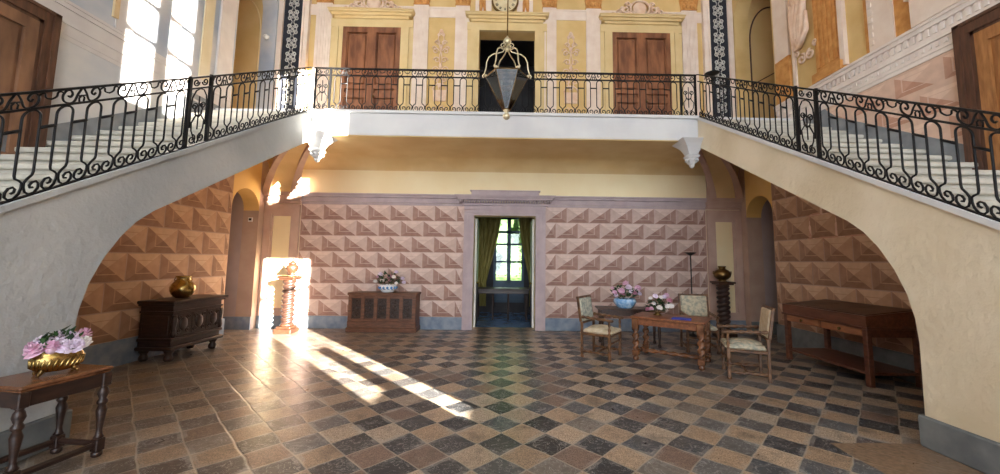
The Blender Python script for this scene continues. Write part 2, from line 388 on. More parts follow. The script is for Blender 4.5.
def arc(cx, cz, r, a0, a1, n, rz=None):
    rz = rz or r
    return [(cx + r * cos(a0 + (a1 - a0) * i / n), cz + rz * sin(a0 + (a1 - a0) * i / n)) for i in range(n + 1)]

XS, XO, YB, YF, ZF, ZS = 3.77, 5.65, 9.0, 7.2, 4.47, 3.97
SL = 0.58
def ztop(y): return ZF + SL * (y - YF)
def zbot(y): return 3.75 + .576 * (y - 7.0)
TOPZ = 12.5

# ------------------------------------------------------------------ floor, ceiling, walls
b = MB().box(-8.2, 8.2, -8.3, 9.35, -.15, 0)
struct('floor', b, M['floor'])
b = MB().box(-6.2, 6.2, -8.3, 9.4, TOPZ, TOPZ + .2)
struct('ceiling', b, M['slab'])

def side_wall(sgn, side, mlow, mup):
    b = MB()
    x0, x1 = sorted((sgn * XO, sgn * (XO + .35)))
    wins = []
    if sgn > 0:   # side windows behind the viewer, the sun comes through them
        wins = [(-3.82, -2.27, 1.80, 5.0), (-3.82, -2.45, 6.2, 9.4), (-7.40, -5.93, 7.30, 10.0)]
    ys = sorted(set([-8.3, 7.88] + [q for w_ in wins for q in w_[:2]]))
    for a, c in zip(ys[:-1], ys[1:]):
        zz = [0]
        for w_ in wins:
            if w_[0] <= a and c <= w_[1]: zz += [w_[2], w_[3]]
        zz.append(TOPZ)
        for i in range(0, len(zz), 2):
            if zz[i + 1] <= ZS: b.box(x0, x1, a, c, zz[i], zz[i + 1], 0)
            elif zz[i] >= ZS: b.box(x0, x1, a, min(c, 7.6), zz[i], zz[i + 1], 1)
            else:
                b.box(x0, x1, a, c, zz[i], ZS, 0); b.box(x0, x1, a, min(c, 7.6), ZS, zz[i + 1], 1)
    # lower arch to the side passage
    cy, rr, zs = 8.315, .435, 2.67
    b.box(x0, x1, 8.75, 9.35, 0, ZS, 0)
    poly = [(7.88, zs)] + [(7.88, ZS), (8.75, ZS), (8.75, zs)] + arc(cy, zs, rr, 0, pi, 14)[1:-1]
    b.prism(poly, x0, x1, 'x', 2)
    # upper arch to the side landing
    b.box(x0, x1, 8.87, 9.35, ZS, TOPZ, 1)
    cy, rr, zs = 8.235, .635, 7.6
    poly = [(7.6, zs), (7.6, TOPZ), (8.87, TOPZ), (8.87, zs)] + arc(cy, zs, rr, 0, pi, 14)[1:-1]
    b.prism(poly, x0, x1, 'x', 1)
    b.box(x0, x1, 7.6, 8.87, ZS, ZF, 1)
    struct('wall_' + side, b, [mlow, mup, M['stairvault']])
    # passage and landing behind the arches
    b = MB(); xa, xb = sorted((sgn * (XO + .35), sgn * 7.6))
    xe = sorted((sgn * 7.6, sgn * 7.8))
    b.box(xa, xb, 8.75, 9.0, 0, 3.6); b.box(xa, xb, 7.6, 7.88, 0, 3.6); b.box(xe[0], xe[1], 7.6, 9.0, 0, 3.6); b.box(xa, xb, 7.88, 8.75, 3.3, 3.6)
    struct('wall_passage_' + side, b, M['passage'])
    b = MB(); 
    b.box(xa, xb, 8.87, 9.1, ZF, 8.8); b.box(xa, xb, 7.3, 7.6, ZF, 8.8); b.box(xe[0], xe[1], 7.3, 9.1, ZF, 8.8); b.box(xa, xb, 7.6, 8.87, 8.5, 8.8); b.box(xa, xb, 7.6, 8.87, ZF - .2, ZF)
    struct('wall_landing_' + side, b, M['tan'])
side_wall(-1, 'left', M['browngrd'], M['leftwall'])
side_wall(1, 'right', M['browngrd'], M['ochre'])

b = MB()
for x0, x1 in ((-6.0, -.73), (.73, 6.0)): b.box(x0, x1, YB, YB + .35, 0, ZS, 0)
b.box(-.73, .73, YB, YB + .35, 2.66, ZS, 0)
for x0, x1 in ((-6.0, -.7), (.7, 6.0)): b.box(x0, x1, YB, YB + .35, ZS, TOPZ, 1)
b.box(-.7, .7, YB, YB + .35, 7.28, TOPZ, 1); b.box(-.7, .7, YB, YB + .35, ZS, ZF, 1)
struct('wall_back', b, [M['yellow'], M['ochre']])
# front wall behind the viewer, three bays on two storeys
b = MB()
xs = [-6.0, -4.8, -2.4, -1.2, 1.2, 2.4, 4.8, 6.0]
for i in range(7):
    if i % 2 == 0: b.box(xs[i], xs[i + 1], -8.3, -8.0, 0, TOPZ)
    else:
        b.box(xs[i], xs[i + 1], -8.3, -8.0, 0, .4); b.box(xs[i], xs[i + 1], -8.3, -8.0, 4.2, 5.4); b.box(xs[i], xs[i + 1], -8.3, -8.0, 9.0, TOPZ)
struct('wall_front', b, M['slab'])
struct('wall_sun_blocker', MB().box(-9, 11, -14.5, -14, -.6, 12.5), M['slab'])  # unseen wall added outside to keep the sun out of the front bays
# sun windows in the right wall: stone mullions and transoms
def winbars(n, y0, y1, z0, z1, mulls, trans):
    b = MB()
    for a, c in mulls: b.box(5.75, 5.85, a, c, z0, z1 if n != 2 else 2.7)
    for a, c in trans: b.box(5.75, 5.85, y0, y1, a, c)
    if n == 2:
        b.box(5.75, 5.85, -3.82, -3.1, 1.80, 2.16); b.prism([(-3.82, 5.02), (-2.27, 5.02), (-2.27, 4.6)], 5.76, 5.86, 'x')  # panel and slanted wedge added to trim the sun patch
    struct('window_%d' % n, b, M['sash'])
winbars(2, -3.82, -2.27, 1.80, 5.0, [(-3.10, -2.87)], [(4.0, 4.05)])
winbars(3, -3.82, -2.45, 6.2, 9.4, [(-3.34, -3.18)], [(7.08, 7.2)])
winbars(4, -7.40, -5.93, 7.30, 10.0, [(-6.74, -6.54)], [(8.35, 8.43), (8.95, 9.03)])

# balcony slab
b = MB().box(-XO, XO, YF, YB, ZS + .02, ZF)
struct('floor_balcony', b, [M['slab']])
b = MB()
prof = [(YF + .02, ZS + .02), (YF + .02, ZS)] + [(8.6, ZS)] + [(8.6 + .4 * sin(a), ZS - .26 + .26 * cos(a)) for a in [pi / 2 * i / 10 for i in range(1, 11)]] + [(YB, ZS + .02)]
b.prism(prof, -XO, XO, 'x', 0, smooth=False)
struct('ceiling_balcony', b, M['vault'])
b = MB().box(-XS - .02, XS + .02, YF - .05, YF + .1, ZF - .05, ZF + .005)
struct('trim_balcony', b, M['slab'])

# stair strings with their arches, soffits, plinths
def string(sgn, side, m):
    b = MB()
    curve = [(3.48, 0), (3.47, .9), (3.49, 1.12), (3.545, 1.34), (3.64, 1.56), (3.78, 1.78), (3.93, 1.95), (4.1, 2.08), (4.35, 2.223)]
    poly = [(-.5, 0)] + curve + [(YF, zbot(YF)), (YF, ZF), (-.5, ztop(-.5))]
    poly = [(-.46, 0)] + curve + [(YF, zbot(YF)), (YF, ZF)]
    x0, x1 = sorted((sgn * XS, sgn * (XS + .07)))
    b.prism(poly, x0, x1, 'x')
    x0, x1 = sorted((sgn * (XS + .07), sgn * (XS + .42)))
    b.prism([(.4, 0)] + curve + [(YF, zbot(YF)), (YF, zbot(YF) + .04), (.4, ztop(.4) - .5)], x0, x1, 'x')
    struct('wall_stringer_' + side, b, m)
    # coping line under the railing
    b = MB()
    x0, x1 = sorted((sgn * (XS - .03), sgn * (XS + .065)))
    b.prism([(-.4, ztop(-.4) - .05), (YF, ZF - .05), (YF, ZF + .004), (-.4, ztop(-.4) + .004)], x0, x1, 'x')
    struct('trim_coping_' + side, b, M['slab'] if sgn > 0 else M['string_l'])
    b = MB(); x0, x1 = sorted((sgn * (XS - .035), sgn * (XS + .455)))
    b.bbox(x0, x1, .2, 3.515, 0, .27, .012)
    struct('baseboard_pier_' + side, b, M['plinth'])
    # rampant quarter vault under the flight
    b = MB(); rings = []
    for i in range(25):
        y = 3.3 + (YF + .1 - 3.3) * i / 24; z = min(zbot(y), ZS - .02)
        rings.append([(sgn * (XS + .2 + (XO - XS - .2) * sin(t)), y, z - .95 + .95 * cos(t)) for t in [pi / 2 * j / 10 for j in range(11)]])
    up = [[(p[0], p[1], r[0][2] + .03) for p in r] for r in rings]
    b.loft([r + list(reversed(q)) for r, q in zip(rings, up)], True, True, False)
    struct('ceiling_stair_' + side, b, M['stairvault'])
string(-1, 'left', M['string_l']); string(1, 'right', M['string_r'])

# stairs
step_me = None
def stairs(sgn, side, label):
    global step_me
    t = thing('staircase', label, 'stairs', (sgn * (XS + XO + .075) / 2, 0, 0))
    if step_me is None:
        hw = (XO - XS - .075) / 2 - .018
        b = MB().box(-hw, hw, 0, .283 + .1, -.19, -.035)
        b.prism([(-.05, -.05), (-.04, -.062), (.3, -.062), (.383, -.035), (.383, 0), (-.03, 0), (-.05, -.014)], -hw, hw, 'x')
        step_me = b.mesh('step', M['step'])
    for i in range(1, 27):
        o = bpy.data.objects.new('step', step_me); C.objects.link(o); o.parent = t
        o.location = (0, YF - i * .283, ZF - i * .164)
stairs(-1, 'left', 'pale stone flight of steps rising along the bluish left wall')
stairs(1, 'right', 'pale stone flight of steps rising along the pink and ochre right wall')

# grey dado following each flight
for sgn, side in ((-1, 'left'), (1, 'right')):
    b = MB(); x0, x1 = sorted((sgn * (XO - .015), sgn * (XO + .03)))
    b.prism([(.2, ztop(.2) - .35), (7.3, ZF - .2), (7.6, ZF - .2), (7.6, ZF + .15), (6.6, ZF + .05), (6.2, ztop(6.2) + .22), (.2, ztop(.2) + .16)], x0, x1, 'x')
    struct('baseboard_stair_' + side, b, M['dado'])

# ------------------------------------------------------------------ diamond point rustication
def tag_struct(o):
    o['kind'] = 'structure'; return o
def rustication(name, pal, rows, z0, rh, bw, u0, u1, to3, split, holes=(), d=.022, lim=None):
    """blocks on a wall; to3(u, z, d) gives the 3-D point, painted light comes from the middle of the wall"""
    b = MB()
    for r in range(rows):
        za, zb = z0 + r * rh, z0 + (r + 1) * rh
        u = u0 - (bw / 2 if r % 2 else 0)
        while u < u1 - .01:
            a, c = max(u, u0), min(u + bw, u1)
            segs = [(a, c)]
            for h0, h1 in holes:
                ns = []
                for s0, s1 in segs:
                    if s1 <= h0 or s0 >= h1: ns.append((s0, s1))
                    else:
                        if s0 < h0: ns.append((s0, h0))
                        if s1 > h1: ns.append((h1, s1))
                segs = ns
            for a, c in segs:
                if c - a < .05: continue
                if lim and zb > lim((a + c) / 2): continue
                g = .008
                A = [(a + g, za + g), (c - g, za + g), (c - g, zb - g), (a + g, zb - g)]
                um, zm = (a + c) / 2, (za + zb) / 2
                I = [(um + (p - um) * .52, zm + (q - zm) * .52) for p, q in A]
                J = [(um + (p - um) * .46, zm + (q - zm) * .46) for p, q in A]
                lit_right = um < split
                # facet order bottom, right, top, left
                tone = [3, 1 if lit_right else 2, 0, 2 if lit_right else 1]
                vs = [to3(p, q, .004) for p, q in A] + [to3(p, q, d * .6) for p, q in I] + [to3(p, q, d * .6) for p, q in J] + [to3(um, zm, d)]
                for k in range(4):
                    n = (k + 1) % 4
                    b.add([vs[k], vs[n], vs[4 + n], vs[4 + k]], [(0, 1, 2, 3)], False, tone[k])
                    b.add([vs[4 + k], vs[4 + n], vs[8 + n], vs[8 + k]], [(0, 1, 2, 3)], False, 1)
                    b.add([vs[8 + k], vs[8 + n], vs[12]], [(0, 1, 2)], False, tone[k])
            u += bw
    # painted ground behind the blocks
    if lim: return tag_struct(b.obj(name, [M[pal + str(i)] for i in range(4)]))
    edges = sorted(set([u0, u1] + [h for hh in holes for h in hh]))
    for e0, e1 in zip(edges[:-1], edges[1:]):
        if any(h0 <= e0 and e1 <= h1 for h0, h1 in holes): continue
        b.add([to3(e0, z0, .004), to3(e1, z0, .004), to3(e1, z0 + rows * rh, .004), to3(e0, z0 + rows * rh, .004)], [(0, 1, 2, 3)], False, 1)
    me = b.obj(name, [M[pal + str(i)] for i in range(4)])
    me['kind'] = 'structure'
    return me
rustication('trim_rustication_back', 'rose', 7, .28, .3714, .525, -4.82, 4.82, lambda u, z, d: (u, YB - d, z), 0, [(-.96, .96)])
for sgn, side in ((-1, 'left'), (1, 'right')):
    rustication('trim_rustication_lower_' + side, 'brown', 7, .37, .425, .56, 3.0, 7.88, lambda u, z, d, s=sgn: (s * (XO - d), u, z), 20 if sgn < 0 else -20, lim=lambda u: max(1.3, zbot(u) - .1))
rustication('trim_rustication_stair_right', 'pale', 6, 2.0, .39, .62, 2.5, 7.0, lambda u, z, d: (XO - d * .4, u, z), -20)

# skirtings
b = MB()
for x0, x1 in ((-4.84, -.96), (.96, 4.84)): b.box(x0, x1, YB - .03, YB, 0, .28)
for s in (-1, 1):
    x0, x1 = sorted((s * 4.84, s * 5.63)); b.box(x0, x1, YB - .09, YB, 0, .28)
struct('baseboard_back', b, M['bluebase'])
for sgn, side in ((-1, 'left'), (1, 'right')):
    b = MB(); x0, x1 = sorted((sgn * (XO - .03), sgn * XO))
    b.box(x0, x1, 2.0, 7.9, 0, .37)
    x0, x1 = sorted((sgn * (XO + .0), sgn * 7.5))
    b.box(x0, x1, 8.72, 8.75, 0, .28)
    struct('baseboard_' + side, b, M['plinth'] if sgn > 0 else M['bluebase'])

# lower cornice on the back wall
def hmould(b, x0, x1, y, prof):      # prof: list of (out, z0, z1)
    for o, z0, z1 in prof: b.box(x0, x1, y - o, y, z0, z1)
b = MB()
prof = [(.02, 2.88, 2.93), (.05, 2.935, 2.98), (.035, 2.985, 3.05), (.085, 3.055, 3.10), (.11, 3.105, 3.14)]
for x0, x1 in ((-4.84, -1.0), (1.0, 4.84)): hmould(b, x0, x1, YB, prof)
struct('trim_cornice_back', b, M['lilac'])
# lower pilasters with yellow panels at both ends of the back wall
for sgn, side in ((-1, 'left'), (1, 'right')):
    b = MB(); X = lambda a: sgn * a
    def bx(a, c, y0, z0, z1, mi=0):
        q0, q1 = sorted((X(a), X(c))); b.box(q0, q1, y0, YB, z0, z1, mi)
    bx(4.83, 4.99, YB - .07, .28, 2.86); bx(5.48, 5.64, YB - .07, .28, 2.86)
    bx(4.99, 5.48, YB - .07, 2.62, 2.86); bx(4.99, 5.48, YB - .07, .28, .45)
    bx(4.99, 5.48, YB - .02, .45, 2.62, 1)
    bx(4.99, 5.03, YB - .045, .45, 2.62); bx(5.44, 5.48, YB - .045, .45, 2.62); bx(5.03, 5.44, YB - .045, 2.58, 2.62)
    for o, z0, z1 in prof: bx(4.81, 5.65, YB - .06 - o, z0, z1)
    struct('trim_pilaster_' + side, b, [M['rosebrown'], M['yellow']])
    # diagonal arch band rising from the pilaster to the corbel
    b = MB(); rings = []
    n = 18
    for i in range(n + 1):
        a = pi / 2 * i / n
        f = 1 - cos(a); g = sin(a)
        wdt = .80 + (.42 - .80) * f
        cx = 5.23 + (4.0 - 5.23) * f; cy = 8.86 + (7.35 - 8.86) * f; cz = 3.14 + (3.90 - 3.14) * g
        dx, dy = 1.0, 0.0
        ang = radians(12) * f
        dx, dy = cos(ang), sin(ang)
        row = []
        for h, dp in ((-.5, 0), (-.5, .07), (-.3, .07), (-.3, .0), (.3, .0), (.3, .07), (.5, .07), (.5, 0), (.5, -.1), (-.5, -.1)):
            # depth moves along the inward normal of the curve
            nx = -.62 * g * .8; ny = -.78 * (1 - f) - .3 * f; nz = -g
            L_ = sqrt(nx * nx + ny * ny + nz * nz)
            row.append((sgn * (cx + dx * h * wdt + nx / L_ * dp), cy - dy * h * wdt + ny / L_ * dp, cz + nz / L_ * dp))
        rings.append(row)
    k = len(rings[0])
    for i in range(n):
        for j in range(k):
            j2 = (j + 1) % k
            b.add([rings[i][j], rings[i][j2], rings[i + 1][j2], rings[i + 1][j]], [(0, 1, 2, 3)], False, 1 if j == 3 else 0)
    struct('trim_arch_' + side, b, [M['rosebrown'], M['vault']])
    # carved corbel under the balcony corner
    b = MB(); rings = []
    cx, cy = sgn * 3.66, 7.27
    for z, hx, hy in ((3.985, .29, .27), (3.95, .25, .24), (3.90, .195, .19), (3.84, .15, .15), (3.77, .12, .12), (3.71, .10, .10), (3.69, .125, .125), (3.66, .125, .125), (3.63, .10, .10), (3.58, .085, .085), (3.54, .07, .07), (3.52, .045, .045), (3.48, .04, .04), (3.45, .015, .015)):
        rr = []
        for j in range(16):
            a = 2 * pi * j / 16; q = max(abs(cos(a)), abs(sin(a))); e = .45 + .55 * min(1, max(0, (z - 3.6) / .3))
            q = 1 + (1 / q - 1) * e
            rr.append((cx + hx * cos(a) * q, cy + hy * sin(a) * q, z))
        rings.append(rr)
    b.loft(rings, True, True, False)
    for a in range(8):
        an = a * pi / 4; b.ball((cx + .105 * cos(an), cy + .105 * sin(an), 3.60), .03, 8, 6)
    struct('trim_corbel_' + side, b, M['slab'])

# central doorway surround
b = MB()
for s in (-1, 1):
    for a, c, o in ((.73, .80, .05), (.80, .88, .075), (.88, .96, .10)):
        x0, x1 = sorted((s * a, s * c)); b.box(x0, x1, YB - o, YB, 0, 2.66)
for z0, z1, o, hw in ((2.66, 2.72, .05, .96), (2.72, 2.79, .075, .96), (2.79, 2.88, .10, .96), (2.88, 2.94, .06, .98), (2.89, 2.92, .13, 1.0), (2.92, 2.955, .10, .99), (3.01, 3.05, .26, 1.11), (3.05, 3.08, .30, 1.14), (3.08, 3.11, .33, 1.17), (3.11, 3.23, .12, .80), (3.23, 3.25, .15, .83)):
    b.box(-hw, hw, YB - o, YB, z0, z1)
for i in range(36):
    x = -1.06 + i * 2.12 / 35.0; b.box(x - .017, x + .017, YB - .22, YB, 2.955, 3.01)
struct('trim_doorway', b, M['lilac'])

# ------------------------------------------------------------------ upper back wall
def pilaster(b, x0, x1, y, z0, z1, mi=0):
    b.box(x0, x1, y - .05, y, z0, z1, mi)
    n = 5; wd = (x1 - x0 - .06) / n
    for i in range(n):
        a = x0 + .03 + i * wd + wd * .22
        b.box(a, a + wd * .56, y - .065, y - .05, z0 + .35, z1 - .02, mi)
    b.box(x0 - .03, x1 + .03, y - .08, y, z0, z0 + .14, mi); b.box(x0 - .015, x1 + .015, y - .07, y, z0 + .14, z0 + .24, mi)
k = 0
b = MB()
for x0, x1 in ((-4.74, -4.36), (-2.34, -1.97), (-1.30, -.95), (.88, 1.22), (1.97, 2.34), (4.38, 4.76)):
    pilaster(b, x0, x1, YB, ZF, 7.93)
    b.box(x0 - .01, x1 + .01, YB - .07, YB, 7.93, 7.97, 1); b.box(x0 - .05, x1 + .05, YB - .1, YB, 8.35, 8.45, 1)
    rings = [[(p[0], p[1], z) for p in ((x0 - e, YB - .06 - e), (x1 + e, YB - .06 - e), (x1 + e, YB), (x0 - e, YB))] for z, e in ((7.97, 0), (8.1, .02), (8.35, .06))]
    b.loft(rings, True, True, False, 1)
    for q in range(4):
        xx = x0 + (q + .5) * (x1 - x0) / 4
        for zz in (8.02, 8.17):
            b.ball((xx, YB - .075, zz), .05, 8, 6, 1, 1, .5, 1.4)
struct('trim_pilaster_upper', b, [M['pinkwhite'], M['cap']])
b = MB()
for x0, x1 in ((-4.9, -4.74), (-4.36, -2.34 - .0), (-1.97, -1.30), (1.22, 1.97), (2.34, 4.38), (4.76, 4.9)):
    b.box(x0, x1, YB - .015, YB, 7.63, 7.86); b.box(x0, x1, YB - .03, YB, 7.86, 7.9)
b.box(-4.9, 4.9, YB - .12, YB, 8.45, 8.6)
struct('trim_band_upper', b, M['pinkwhite'])
# ochre panels between the pilasters
b = MB()
for s in (-1, 1):
    x0, x1 = sorted((s * 1.36, s * 1.91))
    b.box(x0, x1, YB - .012, YB, ZF + .15, 7.5)
struct('trim_panel_upper', b, M['ochre'])
def spiral(cx, cz, r, a0, turns, n=16, shrink=.25):
    return [(cx + r * (1 - (1 - shrink) * i / n) * cos(a0 + turns * 2 * pi * i / n), cz + r * (1 - (1 - shrink) * i / n) * sin(a0 + turns * 2 * pi * i / n)) for i in range(n + 1)]
def arabesque(name, x, y, z0, label):
    y -= .019
    t = bpy.data.objects.new(name, None)
    b = MB()
    for s in (-1, 1):
        for (cx, cz, r, a0, tn) in ((.1, .25, .1, 0, 1.2), (.13, .5, .09, pi, -1.2), (.09, .75, .085, 0, 1.2), (.12, .98, .08, pi, -1.2), (.08, 1.2, .07, 0, 1.2), (.05, 1.4, .05, pi, -1.1), (.15, 1.05, .06, 0, 1.0)):
            b.tube([(x + s * px, y - .02, z0 + pz) for px, pz in spiral(cx, cz, r, a0, tn)], .013, 5)
        b.tube([(x + s * (.02 + .05 * sin(q * 9)), y - .02, z0 + q * 1.5) for q in [i / 20 for i in range(21)]], .012, 5)
    for cz in (.1, .6, 1.1, 1.5): b.ball((x, y - .02, z0 + cz), .045, 8, 6, 0, 1, .5, 1.3)
    b.tube([(x + .17 * cos(a), y - .02, z0 - .02 + .16 * sin(a)) for a in [pi * i / 12 for i in range(13)]], .02, 5)
    b.prism([(x - .15, z0 - .3), (x + .15, z0 - .3), (x + .17, z0 - .02), (x - .17, z0 - .02)], y - .03, y + .004, 'y')
    for s in (-1, 1):
        b.tube([(x + s * px, y - .02, z0 + pz) for px, pz in spiral(.1, -.5, .09, pi / 2, 1.2)], .013, 5)
        b.tube([(x + s * px, y - .02, z0 + pz) for px, pz in spiral(.1, -.8, .09, -pi / 2, -1.2)], .013, 5)
    o = b.obj(name, M['relief']); return tag(o, label, 'ornament')
arabesque('plaster_ornament', -1.64, YB, 5.75, 'pink plaster arabesque on the ochre panel left of the dark central upper doorway')
arabesque('plaster_ornament', 1.58, YB, 5.75, 'pink plaster arabesque on the ochre panel right of the dark central upper doorway')

# upper door surrounds and doors
def surround(b, x0, x1, zt, mi=0):
    for a, o in ((0, .08), (.10, .11), (.2, .06)):
        for xa, xb in ((x0 - a - .1, x0 - a), (x1 + a, x1 + a + .1)): b.box(xa, xb, YB - o, YB, ZF, zt + .0, mi)
    b.box(x0 - .3, x1 + .3, YB - .08, YB, zt, zt + .2, mi)
    for z0, z1, o, e in ((.2, .26, .12, .2), (.26, .32, .17, .26), (.32, .37, .22, .32), (.37, .39, .24, .34)):
        b.box(x0 - e, x1 + e, YB - o, YB, zt + z0, zt + z1, mi)
b = MB(); surround(b, -4.05, -2.63, 7.3); surround(b, 2.61, 4.06, 7.3); surround(b, -.70, .68, 7.28)
struct('trim_door_surround', b, M['ochre_trim'])
def door_leaf(x0, x1, z0, z1, y, t=.075):
    b = MB(); b.box(x0, x1, y - .01, y, z0, z1)
    st = .1
    b.box(x0, x0 + st, y - t, y, z0, z1); b.box(x1 - st, x1, y - t, y, z0, z1)
    H = z1 - z0
    for a, c in ((0, .2), (.36 * H, .36 * H + .12), (.44 * H, .44 * H + .1), (H - .14, H)): b.box(x0 + st, x1 - st, y - t, y, z0 + a, z0 + c)
    for a, c in ((.2, .36 * H), (.44 * H + .1, H - .14)):
        b.bbox(x0 + st + .04, x1 - st - .04, y - t * .75, y, z0 + a + .04, z0 + c - .04, .02)
        for q in ((x0 + st, x0 + st + .025), (x1 - st - .025, x1 - st)): b.box(q[0], q[1], y - t * .6, y, z0 + a, z0 + c)
    return b
def double_door(n, x0, x1, zt):
    e = sempty('door_%d' % n, ((x0 + x1) / 2, YB, ZF))
    hw = (x1 - x0) / 2
    door_leaf(-hw, -.008, .0, zt - ZF, 0).obj('door_leaf', M['doorwood'], e)
    door_leaf(.008, hw, .0, zt - ZF, 0).obj('door_leaf', M['doorwood'], e)
    MB().box(-.03, .03, -.07, -.045, 0, zt - ZF).obj('meeting_stile', M['doorwood'], e)
    h = MB(); h.ball((.1, -.08, 1.05), .035, 10, 8); h.tube([(.1, -.05, 1.05), (.1, -.08, 1.05)], .012); h.obj('door_knob', M['darkbrass'], e)
double_door(1, -4.05, -2.63, 7.3); double_door(2, 2.61, 4.06, 7.3)

def cartouche(x, label):
    b = MB(); z = 7.74; y = YB - .045
    b.ball((x, y - .01, z + .2), .16, 14, 10, 0, 1.1, .3, 1.1)
    b.tube([(x + .24 * cos(a), y - .03, z + .2 + .2 * sin(a)) for a in [2 * pi * i / 20 for i in range(20)]], .03, 6, True)
    for s in (-1, 1):
        for cx, cz, r, a0, tn in ((.34, .16, .11, pi, 1.3), (.52, .09, .085, pi, -1.2), (.66, .06, .05, pi, 1.2), (.3, .3, .07, 0, 1.2)):
            b.tube([(x + s * px, y - .02, z + pz) for px, pz in spiral(cx, cz, r, a0, tn)], .024, 6)
        b.tube([(x + s * .2, y - .02, z + .05), (x + s * .4, y - .02, z + .02), (x + s * .72, y - .02, z)], [.04, .035, .015], 6)
        b.ball((x + s * .44, y - .02, z + .2), .06, 8, 6, 0, 1, .5, 1)
    b.box(x - .8, x + .8, y - .02, YB - .004, z - .03, z)
    return tag(b.obj('plaster_cartouche', M['relief']), label, 'ornament')
cartouche(-3.34, 'pink plaster cartouche over the left brown double door upstairs')
cartouche(3.32, 'pink plaster cartouche over the right brown double door upstairs')

# clock over the central doorway
ck = thing('wall_clock', 'round cream clock on a grey base over the dark central upper doorway', 'clock', (-.07, YB - .02, 8.06))
b = MB(); b.lathe([(.33, 0), (.34, .05), (.31, .09), (.29, .07)], n=32, T=Matrix.Rotation(pi / 2, 4, 'X')); b.obj('clock_case', M['darkbrass'], ck)
b = MB(); b.lathe([(.295, 0), (.295, .075), (.28, .08)], n=32, T=Matrix.Rotation(pi / 2, 4, 'X')); b.obj('dial', M['dial'], ck)
numer = ['XII', 'I', 'II', 'III', 'IIII', 'V', 'VI', 'VII', 'VIII', 'IX', 'X', 'XI']
b = MB()
for i, s in enumerate(numer):
    a = i * pi / 6; T = Matrix.Rotation(-pi / 2 * 0, 4, 'X')
    R = Matrix.Rotation(a, 4, 'Y'); wd = .018; x = -wd * (len(s) - 1) / 2
    for chh in s:
        def bar(xa, za, xb, zb):
            b.tube([tuple(R @ Vector((xa, -.083, za))), tuple(R @ Vector((xb, -.083, zb)))], .0045, 4)
        if chh == 'I': bar(x, .2, x, .265)
        elif chh == 'V': bar(x - .008, .265, x, .2); bar(x + .008, .265, x, .2)
        else: bar(x - .009, .265, x + .009, .2); bar(x + .009, .265, x - .009, .2)
        x += wd
b.obj('numerals', M['black'], ck)
b = MB(); b.tube([(0, -.088, 0), (.02, -.088, .2)], [.008, .003], 5); b.obj('minute_hand', M['black'], ck)
b = MB(); b.tube([(0, -.09, 0), (-.1, -.09, .07)], [.01, .004], 5); b.obj('hour_hand', M['black'], ck)
b = MB(); b.bbox(-.16, .16, -.1, .02, -.36, -.31, .01); b.bbox(-.12, .12, -.08, .02, -.40, -.30, .01); b.obj('clock_base', M['clockbase'], ck)
# painted figures beside the clock
for s, nm in ((-1, 'left'), (1, 'right')):
    t = thing('painted_figure', 'pale panel with ochre standing legs beside the clock, on its %s' % nm, 'painting', (s * .45 - (.16 if s < 0 else .02), YB, 7.68))
    b = MB().box(-.2, .2, -.03, -.002, 0, .9); b.obj('panel', M['pinkwhite'], t)
    b = MB(); b.tube([(s * .08, -.035, .02), (s * .07, -.04, .15), (s * .05, -.045, .35), (s * .03, -.05, .5)], [.03, .035, .06, .07], 8)
    b.tube([(s * .14, -.035, .02), (s * .06, -.04, .03)], .03, 6)
    b.tube([(s * -.04, -.035, .05), (s * -.03, -.04, .2), (s * -.01, -.045, .36), (s * .02, -.05, .5)], [.025, .03, .05, .06], 8)
    b.obj('legs', M['cap'], t)

# corner strips: dark panels with silver arabesques
for s, side in ((-1, 'left'), (1, 'right')):
    b = MB()
    for a, c, o in ((4.9, 5.0, .10), (5.0, 5.04, .14), (5.50, 5.54, .14), (5.54, 5.64, .10)):
        x0, x1 = sorted((s * a, s * c)); b.box(x0, x1, YB - o, YB, ZF, 9.4)
    struct('trim_corner_' + side, b, M['pinkwhite'])
    t = thing('arabesque_panel', 'tall blue black corner panel with silver scrollwork at the %s end of the upper wall' % side, 'panel', (s * 5.27, YB, ZF))
    MB().box(-.23, .23, -.09, -.002, 0, 4.9).obj('backing', M['navy'], t)
    r0 = None
    for i in range(13):
        if r0 is None:
            b = MB()
            for q in (-1, 1):
                for v in (-1, 1):
                    b.tube([(q * px, -.1, v * pz) for px, pz in spiral(.075, .085, .06, pi, 1.3, 14)], .014, 5)
                b.tube([(q * .02, -.1, -.17), (q * .1, -.1, -.02), (q * .1, -.1, .02), (q * .02, -.1, .17)], .012, 5)
            b.ball((0, -.1, 0), .04, 8, 6, 0, 1, .4, 1)
            r0 = b.obj('rosette', M['silver'], t); r0.location = (0, 0, .2)
        else: copyto(r0, t, (0, 0, .2 + i * .36))

# ------------------------------------------------------------------ painted upper side walls
def UY(a): return a
# entablature band on both side walls
for s, side, m in ((-1, 'left', M['fadeband']), (1, 'right', M['whiteband'])):
    b = MB(); x = s * XO
    def bx(o, y0, y1, z0, z1):
        q0, q1 = sorted((x - s * o, x)); b.box(q0, q1, y0, y1, z0, z1)
    big = 1 if s > 0 else .45
    for o, z0, z1 in ((.02, 4.34, 4.40), (.035, 4.40, 4.44), (.02, 4.44, 4.54), (.05, 4.54, 4.60), (.03, 4.60, 4.74), (.075, 4.74, 4.80), (.1, 4.80, 4.84)):
        bx(o * big, 1.5, 7.55, z0, z1)
    if s > 0:
        for i in range(62):
            y = 2.0 + i * .09; bx(.055, y, y + .045, 4.64, 4.74)
        for i in range(62):
            y = 2.0 + i * .09; bx(.034, y, y + .04, 4.46, 4.51)
    struct('trim_entablature_' + side, b, m)
def swall(b, s, y0, y1, z0, z1, o, mi=0):
    q0, q1 = sorted((s * (XO - o), s * XO)); b.box(q0, q1, y0, y1, z0, z1, mi)
